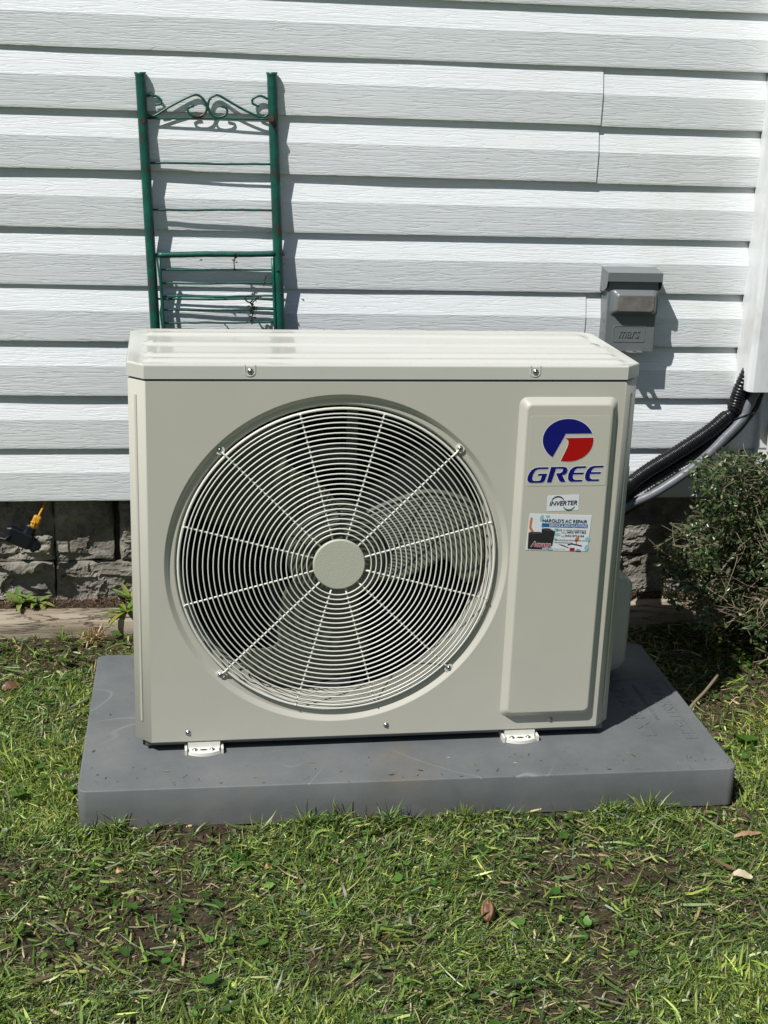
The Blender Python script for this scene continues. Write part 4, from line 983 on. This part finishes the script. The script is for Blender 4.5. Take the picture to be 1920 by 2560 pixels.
def emit(V, F, T):
    global base_
    Vs.append(V); Fs.append(F+base_); Ts.append(T); base_ += len(V)
N1 = 680000; x, y = sample(N1)
# denser where the view is close
keep = (~in_pad(x, y, 0.002)) & (rng.uniform(0, 1, N1) < (0.12+0.88*patch(x, y))) & ((np.hypot((x-0.55)/1.25, (y+1.05)/1.0) < 1) | (rng.uniform(0, 1, N1) < 0.35))
x, y = x[keep], y[keep]; n = len(x); yw = rng.uniform(0, 2*PI, n)
yw = np.where(rng.uniform(0, 1, n) < 0.55, 0.5+wav(x, y, 0, 3)*1.2+rng.normal(0, 0.7, n), yw)
el = np.abs(rng.normal(0.25, 0.38, n)).clip(0.0, 1.4)
ln = rng.gamma(3.2, 0.0058, n).clip(0.006, 0.060); wd = rng.gamma(4.5, 0.00042, n).clip(0.0006, 0.0050)
# blades by the pad lean against it instead of crossing it
tx, ty = x+np.cos(yw)*ln, y+np.sin(yw)*ln; bad = in_pad(tx, ty, 0.001); yw = np.where(bad, yw+PI, yw); el = np.where(bad, el*0.6+0.5, el)
col = leaf_colors(n, GREENS); pt = patch(x, y)
hue = (wav(x, y, 0, 5, 0.5)*0.12)[:, None]; col = col*np.exp(hue*np.array([[1.3, 0.8, 0.2]]))
st = rng.uniform(0, 1, n) < (0.03+0.26*(1-pt)); col[st] = leaf_colors(int(st.sum()), STRAW)
emit(*blades(x, y, ground(x, y)+rng.uniform(-0.001, 0.009, n)*pt, ln, wd, yw, el, rng.normal(0.35, 0.5, n), col, 3))
# flat clippings and wide crushed blades
N2 = 26000; x, y = sample(N2); k = ~in_pad(x, y, 0.004); x, y = x[k], y[k]; n = len(x)
ln = rng.gamma(5, 0.0065, n).clip(0.010, 0.09); wd = rng.gamma(5, 0.00062, n).clip(0.001, 0.0075); yw = rng.uniform(0, 2*PI, n)
tx, ty = x+np.cos(yw)*ln, y+np.sin(yw)*ln; k = ~in_pad(tx, ty, 0.002); x, y, ln, wd, yw = x[k], y[k], ln[k], wd[k], yw[k]; n = len(x)
col = leaf_colors(n, GREENS, 0.2); st = rng.uniform(0, 1, n) < 0.10; col[st] = leaf_colors(int(st.sum()), STRAW)
emit(*blades(x, y, ground(x, y)+rng.uniform(0.003, 0.014, n), ln, wd, yw, rng.normal(0.05, 0.16, n), rng.normal(0.2, 0.35, n), col, 3))
gr = np_mesh('grass', np.concatenate(Vs), np.concatenate(Fs), M_grass, tint=np.concatenate(Ts)); tag(gr, 'mown lawn grass with loose clippings in front of and beside the grey slab', 'grass', kind='stuff')

# dead litter on the earth
Vs, Fs, Ts = [], [], []; base_ = 0
N3 = 26000; x, y = sample(N3); k = (~in_pad(x, y, 0.003)) & (rng.uniform(0, 1, N3) < 1.05-patch(x, y)*0.85); x, y = x[k], y[k]; n = len(x)
emit(*blades(x, y, ground(x, y)+rng.uniform(0.0005, 0.004, n), rng.gamma(4, 0.005, n).clip(0.005, 0.06), rng.gamma(4, 0.0005, n).clip(0.0008, 0.006), rng.uniform(0, 6.28, n), rng.normal(0.05, 0.15, n), rng.normal(0, 0.4, n), leaf_colors(n, STRAW, 0.35), 3))
n = 2600; x = rng.uniform(-0.9, 1.5, n); y = rng.uniform(-0.005, 0.045, n)
emit(*blades(x, y, ground(x, y)+rng.uniform(0.001, 0.008, n), rng.gamma(4, 0.003, n), rng.gamma(4, 0.0006, n), rng.uniform(0, 6.28, n), rng.normal(0.1, 0.25, n), rng.normal(0, 0.5, n), leaf_colors(n, [((0.14, 0.075, 0.045), 3), ((0.09, 0.055, 0.035), 3), ((0.26, 0.18, 0.11), 1.5), ((0.05, 0.035, 0.025), 3)], 0.3), 3))
lt = np_mesh('dead_litter', np.concatenate(Vs), np.concatenate(Fs), M_grass, tint=np.concatenate(Ts)); tag(lt, 'brown dead leaf litter and straw scattered on bare earth', 'litter', kind='stuff')

# crumbs and clippings dropped on the slab
n = 130; x = PX+rng.uniform(0.01, PW-0.01, n); y = PY+rng.uniform(0.01, PD-0.02, n)
edge = rng.uniform(0, 1, n) < 0.5; y[edge] = PY+rng.gamma(2, 0.02, int(edge.sum()))+0.006; k = (y < PY+0.11) | (x < -0.05) | (x > 0.92); x, y = x[k], y[k]; n = len(x)
V, F, T = blades(x, y, np.full(n, 0.0865), rng.gamma(3, 0.0025, n).clip(0.002, 0.022), rng.gamma(4, 0.0004, n).clip(0.0006, 0.003), rng.uniform(0, 6.28, n), rng.normal(0.03, 0.05, n).clip(0, .2), np.zeros(n), leaf_colors(n, STRAW[:2]+STRAW[3:]+GREENS[:2], 0.3), 3)
cl_ = np_mesh('slab_clippings', V, F, M_grass, tint=T); tag(cl_, 'scattered dry clippings and crumbs lying on the grey slab', 'clippings', kind='stuff')

# round-leaved lawn weeds
def disc_leaf(n, x, y, z, rad, col, tilt=0.35, nv=9):
    a = np.linspace(0, 2*PI, nv+1)[:-1]; prof = 1-0.45*np.exp(-(a/0.35)**2)-0.45*np.exp(-((a-2*PI)/0.35)**2)
    V = np.zeros((n, nv+1, 3)); tx = rng.normal(0, tilt, n); ty = rng.normal(-0.15, tilt, n); rot = rng.uniform(0, 6.28, n)
    for i in range(nv):
        px = rad*prof[i]*np.cos(a[i]+rot); py = rad*prof[i]*np.sin(a[i]+rot)
        V[:, i] = np.stack([x+px, y+py, z+px*tx+py*ty+rad*0.12*np.sin(2*a[i]+rot)], 1)
    V[:, nv] = np.stack([x, y, z-rad*0.12], 1)
    o = (np.arange(n)*(nv+1))[:, None]; F = np.concatenate([o+np.array([[i, (i+1) % nv, nv]]) for i in range(nv)], 0)
    return V.reshape(-1, 3), F, np.repeat(col, nv+1, 0)
n = 2400; cl = rng.integers(0, 260, n); ccx = rng.uniform(-0.8, 2.0, 260); ccy = rng.uniform(-1.75, -0.08, 260)
x = ccx[cl]+rng.normal(0, 0.035, n); y = ccy[cl]+rng.normal(0, 0.03, n); k = ~in_pad(x, y, 0.012) & (y < -0.075); x, y = x[k], y[k]; n = len(x)
V, F, T = disc_leaf(n, x, y, ground(x, y)+rng.uniform(0.006, 0.018, n), rng.gamma(9, 0.00072, n).clip(0.003, 0.012), leaf_colors(n, [((0.06, 0.14, 0.022), 3), ((0.085, 0.18, 0.03), 2), ((0.045, 0.10, 0.02), 2)], 0.18))
cv = np_mesh('round_leaf_weeds', V, F, M_weed, tint=T, smooth=True); tag(cv, 'small round-leaved clover weeds scattered through the lawn', 'weeds', kind='stuff')

def plant(name, loc, leaves, label, cat, mat_=None, stem=True, group='broadleaf weeds along the timber'):
    """leaves: (yaw, elev, length, width, curl, col, base dz, base dx, base dy)"""
    p = empty(name, loc, 0, label, cat, group)
    if stem:
        b = MB(); b.tube([(0, 0, -0.006), (0.001, 0, 0.008), (0, 0.001, 0.018)], [0.003, 0.0026, 0.002], 6); b.build('stem', M_vine, p)
    for (yw_, el_, ln_, wd_, cu_, c) in leaves:
        ns = 8; V = []; F = []
        px, pz = 0.0, 0.004
        for k in range(ns+1):
            t = k/ns; e = el_-cu_*t; w_ = wd_/2*math.sin(PI*min(1, t*0.96+0.04))**0.75; 
            if k: px += ln_/ns*math.cos(e); pz += ln_/ns*math.sin(e)
            for s_ in (-1, 0, 1): V.append((px*math.cos(yw_)-s_*w_*math.sin(yw_), px*math.sin(yw_)+s_*w_*math.cos(yw_), pz+abs(s_)*w_*0.35))
        for k in range(ns):
            for j in (0, 1): F.append((3*k+j, 3*k+j+1, 3*k+j+4, 3*k+j+3))
        V = np.array(V); o = np_mesh('leaf', V, np.array(F), mat_ or M_weed, p, np.repeat(np.array([c]), len(V), 0), True)
    return p
random.seed(21)
def rosette(n, ln_, wd_, el_=0.45, cols=((0.17, 0.27, 0.06), (0.22, 0.32, 0.08), (0.13, 0.22, 0.05), (0.28, 0.31, 0.09))):
    return [(2*PI*i/n+random.uniform(-.35, .35), el_+random.uniform(-.3, .45), ln_*random.uniform(.65, 1.15), wd_*random.uniform(.8, 1.2), random.uniform(.2, .9), random.choice(cols)) for i in range(n)]
plant('broadleaf_weed', (-0.330, 0.008, 0.086), rosette(10, 0.052, 0.014), 'pale green lance-leaved weed on the timber left of the other one, below the adapter', 'weed')
plant('broadleaf_weed', (-0.291, 0.014, 0.086), rosette(9, 0.046, 0.013), 'pale green lance-leaved weed just left of the vertical joint between lower stones', 'weed')
plant('broadleaf_weed', (-0.080, -0.040, 0.084), rosette(14, 0.066, 0.013, 0.35, ((0.13, 0.22, 0.03), (0.20, 0.27, 0.04), (0.26, 0.28, 0.05), (0.10, 0.18, 0.03))), 'yellowish green weed sprawling over the timber beside the left edge of the heat pump', 'weed')
plant('broadleaf_weed', (-0.075, 0.022, 0.086), rosette(9, 0.05, 0.014, 0.7), 'small upright weed behind the timber at the left edge of the heat pump', 'weed')
def tuft(name, x, y, z, n, ln_, label, pal, w0=0.0018, el=(0.15, 1.3)):
    rr = rng; V, F, T = blades(x+rr.normal(0, 0.006, n), y+rr.normal(0, 0.006, n), np.full(n, z), rr.uniform(0.5, 1.2, n)*ln_, rr.uniform(0.6, 1.4, n)*w0, rr.uniform(0, 6.28, n), rr.uniform(*el, n), rr.normal(0.4, 0.4, n), leaf_colors(n, pal, 0.25), 3)
    V = V-np.array([x, y, z]); o = np_mesh(name, V, F, M_grass, tint=T); o.location = (x, y, z); tag(o, label, 'tuft', 'grass tufts beside the slab and timber'); return o
tuft('dry_tuft', -0.154, -0.084, 0.034, 190, 0.045, 'dry straw-coloured grass tuft against the timber behind the slab corner', [((0.45, 0.34, 0.19), 3), ((0.32, 0.2, 0.12), 2), ((0.2, 0.1, 0.06), 2), ((0.55, 0.46, 0.3), 1)], 0.0024)
tuft('grass_tuft', -0.226, -0.078, 0.034, 40, 0.05, 'green wiry grass tuft left of the dry tuft at the timber', GREENS, 0.0018, (0.6, 1.4))
for i, (x, y, lb) in enumerate(((-0.06, -0.905, 'upright grass tuft in front of the slab near its left front corner'), (0.285, -0.915, 'spiky grass tuft in front of the slab, left of the middle of its front edge'), (0.335, -0.918, 'tall grass blades touching the middle of the slab front'), (0.43, -0.912, 'grass tuft with dark seed stalks right of the middle of the slab front'), (0.84, -0.915, 'bushy bright grass tuft at the right part of the slab front'), (0.93, -0.91, 'small leafy tuft near the right front corner of the slab'), (0.57, -0.915, 'low grass tuft at the slab front below the right-hand foot'))):
    tuft('grass_tuft', x, y, 0.012, 60, 0.046, lb, GREENS, 0.0024, (0.55, 1.4))

# bigger round leaves lying singly
def big_leaf(x, y, z, rad, label):
    V, F, T = disc_leaf(1, np.array([0.0]), np.array([0.0]), np.array([0.022]), np.array([rad]), np.array([[0.075, 0.17, 0.025]]), 0.18, 16)
    p = empty('pennywort', (x, y, z), 0, label, 'weed', 'single round leaves in the lawn'); o = np_mesh('leaf', V, F, M_weed, p, T, True)
    b = MB(); b.tube([(0.004, 0.004, -0.004), (0.002, 0.001, 0.012), (0, 0, 0.0205)], 0.0008, 5); b.build('stem', M_vine, p)
for x, y, rad, lb in ((-0.357, -0.145, 0.017, 'round green leaf at the left edge of the frame below the timber'), (-0.203, -0.232, 0.0165, 'larger of two round leaves left of the slab back corner'), (-0.162, -0.220, 0.013, 'smaller round leaf next to the slab back corner'), (-0.102, -0.088, 0.0145, 'round leaf below the timber beside the heat pump'), (1.205, -0.665, 0.022, 'large pale round leaf right of the slab front corner'), (-0.24, -0.79, 0.018, 'round leaf on the lawn left of the slab front corner'), (-0.02, -1.155, 0.012, 'round leaf below the left end of the slab'), (0.105, -1.36, 0.015, 'round leaf low in the lawn at lower left')):
    big_leaf(x, y, float(ground(np.array(x), np.array(y))), rad, lb)

# ---- shrub
def shrub():
    sh = empty('shrub', (1.62, -0.30, 0.05), 0, 'dense small-leaved evergreen shrub at the right edge, in front of the hoses', 'shrub')
    o_ = Vector((1.62, -0.30, 0.05)); rs = random.Random(3)
    stems = MB(tuple(-o_)); tips = []
    def inside(p, g=1.0):
        x, y, z = p
        top = 0.562-max(0, y+0.40)*0.33+0.012*math.sin(x*21)+0.02*mnoise.noise(Vector((x*9, y*9, 1)))
        left = 1.135 + 0.055*math.sin(z*17+1.0) + 0.03*mnoise.noise(Vector((z*30, y*14, 5)))
        if z > 0.44: left = 1.135+ (z-0.44)*0.8+0.02*mnoise.noise(Vector((z*60, y*14, 5)))
        left += 0.012+max(0, y+0.35)*0.31
        if z < 0.27: left += (0.27-z)*0.55
        fr_ = -0.50+0.05*math.sin(x*9+z*8)+ (0.10 if x < 1.3 else 0)
        return left < x < 2.25 and fr_ < y < -0.075 and (0.15 if x < 1.42 else 0.10) < z < top
    def grow(p, d, L_, r_, lv):
        n = max(3, int(L_/0.02)); P = [p]
        for i in range(n):
            d = (d+Vector((rs.gauss(0, .16), rs.gauss(0, .16), rs.gauss(0, .13)))).normalized(); q = P[-1]+d*(L_/n)
            if not inside(q) and lv > 0 and i > 1: break
            P.append(q)
            if lv < 3 and i > 0 and rs.random() < (0.55 if lv else 0.8):
                dd = (d+Vector((rs.gauss(0, .8), rs.gauss(0, .7), rs.gauss(0, .6)))).normalized(); grow(q, dd, L_*rs.uniform(.4, .75), r_*0.6, lv+1)
        rr = [r_*(1-0.6*i/len(P)) for i in range(len(P))]
        stems.tube(P, rr, 5 if lv > 1 else 7, caps=False)
        tips.extend((P[i], (P[i]-P[i-1]).normalized()) for i in range(1, len(P)) if lv >= 1)
    for k in range(20):
        b0 = Vector((1.50+rs.uniform(0, .45), -0.28+rs.uniform(-.08, .08), 0.045)); dd = Vector((rs.uniform(-1.3, .6), rs.uniform(-.5, .4), rs.uniform(.25, 1.1))).normalized()
        grow(b0, dd, rs.uniform(.35, .55), 0.0048, 0)
    # hanging low branch at the left
    for k in range(2): grow(Vector((1.42, -0.33, 0.13)), Vector((-1, rs.uniform(-.35, .2), rs.uniform(-.12, .12))).normalized(), 0.30, 0.003, 1)
    # straight pale twigs poking out
    for k in range(110):
        x = rs.uniform(1.15, 1.7); p = Vector((x, rs.uniform(-.46, -.2), rs.uniform(.14, .55)))
        if not inside(p): continue
        d = Vector((rs.gauss(-.5, .7), rs.gauss(-.5, .4), rs.gauss(.2, .6))).normalized(); n = 5; P = [p+d*0.014*i+Vector((0, 0, rs.gauss(0, .0015))) for i in range(n)]
        stems.tube(P, [0.0012]*n, 5, caps=False); tips.append((P[-1], d))
    stems.build('branches', M_bark, sh)
    # leaves
    pts = list(tips); rs.shuffle(pts); pts = pts[:5200]; bpts = []
    for p, d in pts:
        for _ in range(3): bpts.append((p+Vector((rs.gauss(0, .006), rs.gauss(0, .006), rs.gauss(0, .006))), d))
    for _ in range(95000):
        p = Vector((1.1+1.1*rs.random()**1.7, rs.uniform(-.52, -.08), rs.uniform(.1, .58)))
        if inside(p) and mnoise.noise(p*15) + 1.2*(p.z-0.36) + (0.12 if p.x > 1.3 else 0) > -0.10: bpts.append((p, Vector((rs.gauss(0, 1), rs.gauss(0, 1), rs.gauss(0.3, 1))).normalized()))
    n = len(bpts); P = np.array([p[:] for p, d in bpts]); D = np.array([d[:] for p, d in bpts])
    a = D+rng.normal(0, 0.8, (n, 3)); a[:, 2] += 0.15; a /= np.linalg.norm(a, axis=1)[:, None]
    s_ = np.cross(a, rng.normal(0, 1, (n, 3))+np.array([0, 0, 1.6])); s_ /= np.linalg.norm(s_, axis=1)[:, None]; nn = np.cross(s_, a)
    ln = rng.gamma(14, 0.00098, n).clip(0.007, 0.021)[:, None]; wd = ln*rng.uniform(0.36, 0.52, (n, 1))
    shp = [(0, 0, 0), (0.28, 0.75, 0.12), (0.62, 1.0, 0.14), (1.0, 0, -0.03), (0.62, -1.0, 0.14), (0.28, -0.75, 0.12), (0.5, 0, -0.0)]
    V = np.stack([P+a*ln*t+s_*wd*0.5*w_+nn*wd*h for t, w_, h in shp], 1).reshape(-1, 3)
    V -= np.array(o_[:]); o = (np.arange(n)*7)[:, None]
    F = np.concatenate([o+np.array([q]) for q in ([0, 1, 2, 6], [6, 2, 3, 3], )], 0)[:0]
    tri = [[0, 1, 6], [1, 2, 6], [2, 3, 6], [3, 4, 6], [4, 5, 6], [5, 0, 6]]
    pal = [((0.046, 0.074, 0.028), 5), ((0.068, 0.100, 0.036), 3), ((0.12, 0.15, 0.060), 1.6), ((0.21, 0.20, 0.12), 0.9), ((0.026, 0.044, 0.018), 2.5)]
    col = leaf_colors(n, pal, 0.25)
    # the 240 leaves nearest the viewer's side as leaves of their own
    key = P[:, 1] + 0.35*np.abs(P[:, 0]-1.25); order = np.argsort(key); single = set(order[:240].tolist())
    rest = np.array([i for i in range(n) if i not in single]); V3 = V.reshape(n, 7, 3)
    o = (np.arange(len(rest))*7)[:, None]; F = np.concatenate([o+np.array([q]) for q in tri], 0)
    fo = np_mesh('foliage', V3[rest].reshape(-1, 3), F, M_leaf, sh, np.repeat(col[rest], 7, 0), True); fo['kind'] = 'stuff'
    # shared leaf meshes in four tints
    LM = []
    base = np.array([(t, w_*0.5*0.44, h*0.44) for t, w_, h in shp])
    for c, w_ in pal[:4]:
        tmp = np_mesh('leaf', base, np.array(tri), M_leaf, None, np.repeat(np.array([c]), 7, 0), True); LM.append(tmp.data); bpy.data.objects.remove(tmp)
    for i in single:
        ob = link('leaf', LM[int(rng.integers(0, 4)) if rng.uniform() < .5 else 0], sh); L_ = float(ln[i, 0])
        ob.matrix_local = Matrix(((a[i, 0]*L_, s_[i, 0]*L_, nn[i, 0]*L_, P[i, 0]-o_.x), (a[i, 1]*L_, s_[i, 1]*L_, nn[i, 1]*L_, P[i, 1]-o_.y), (a[i, 2]*L_, s_[i, 2]*L_, nn[i, 2]*L_, P[i, 2]-o_.z), (0, 0, 0, 1)))
shrub()

# ---- small things lying on the ground
def gz(x, y): return float(ground(np.array(x), np.array(y)))
def pod():
    M_pod = mat('seed_pod', (0.2, 0.1, 0.05), 0.6); v = coords(M_pod, (260, 14, 260)); 
    c = ramp(M_pod, noise(M_pod, v, 1.0, 3), [(0.35, (0.06, 0.028, 0.016)), (0.52, (0.17, 0.08, 0.04)), (0.68, (0.42, 0.26, 0.13))]); L(M_pod, c, bsdf(M_pod).inputs['Base Color'])
    b = MB(); n = 22; R = []
    for k in range(17):
        t = k/16; rr = 0.0115*math.sin(PI*min(1, max(0, t)))**0.62*(0.85+0.25*(1-t))
        R.append([(rr*math.cos(2*PI*i/n)*(1+0.05*math.cos(6*2*PI*i/n)), -0.019+0.040*t, rr*math.sin(2*PI*i/n)*(1+0.05*math.cos(6*2*PI*i/n))) for i in range(n)])
    b.loops(R, True, True, True, True); b.tube([(0, -0.0185, 0), (0.001, -0.0225, 0.0)], [0.002, 0.0008], 6)
    o = b.build('seed_pod', M_pod); o.location = (0.553, -1.219, gz(0.553, -1.219)+0.022); o.rotation_euler = (0.62, 0.1, -0.12); tag(o, 'brown striped seed pod lying on the lawn in front of the slab', 'seed pod')
pod()
def dry_leaf(x, y, ln_, wd_, yaw_, colr, label, z=0.016, tilt=0.35, name='dry_leaf'):
    V = []; F = []; ns = 10
    for k in range(ns+1):
        t = k/ns; w_ = wd_/2*math.sin(PI*(0.04+0.92*t))**0.6*(1+0.12*math.sin(k*2.3))
        for s_ in (-1, 0, 1): V.append(((t-0.5)*ln_, s_*w_, abs(s_)*w_*0.4+0.004*math.sin(t*5)))
    for k in range(ns):
        for j in (0, 1): F.append((3*k+j, 3*k+j+3, 3*k+j+4, 3*k+j+1))
    o = np_mesh(name, np.array(V), np.array(F), M_grass, None, np.repeat(np.array([colr]), len(V), 0), True); o.location = (x, y, gz(x, y)+z); o.rotation_euler = (tilt, -0.1, yaw_); tag(o, label, 'leaf', 'dry leaves and petals on the lawn')
dry_leaf(1.015, -1.139, 0.034, 0.016, -0.35, (0.62, 0.53, 0.36), 'cream dry leaf curled on the lawn at the right')
dry_leaf(1.075, -1.010, 0.055, 0.010, 0.15, (0.42, 0.26, 0.15), 'long tan dry leaf on the lawn near the right edge')
dry_leaf(-0.305, -0.345, 0.045, 0.024, 0.3, (0.16, 0.07, 0.04), 'reddish brown dead leaf on the lawn left of the slab', 0.010)
dry_leaf(-0.043, -1.045, 0.016, 0.011, 0.8, (0.55, 0.27, 0.15), 'small orange petal on the lawn below the slab left corner')
dry_leaf(0.206, -1.055, 0.012, 0.009, 0.2, (0.5, 0.26, 0.1), 'tiny orange petal on the lawn in front of the slab middle')
b = MB(); b.tube(spline([(-0.05, -0.045, -0.012), (-0.03, -0.025, 0.0), (0.0, 0.0, 0.012), (0.03, 0.03, 0.024), (0.045, 0.046, 0.030)], 0.006), 0.0036, 8)
b.tube([(-0.03, -0.025, 0.0), (-0.035, -0.05, 0.002), (-0.025, -0.075, 0.0)], 0.0015, 6); b.tube([(-0.03, -0.025, 0.0), (-0.055, -0.005, 0.008), (-0.06, 0.01, 0.006)], 0.0013, 6); b.tube([(-0.05, -0.045, -0.01), (-0.075, -0.06, -0.012), (-0.09, -0.058, -0.014)], 0.0016, 6)
o = b.build('twig', M_bark); o.location = (1.185, -0.470, gz(1.185, -0.47)+0.012); tag(o, 'brown broken twig on shaded earth right of the slab', 'twig')
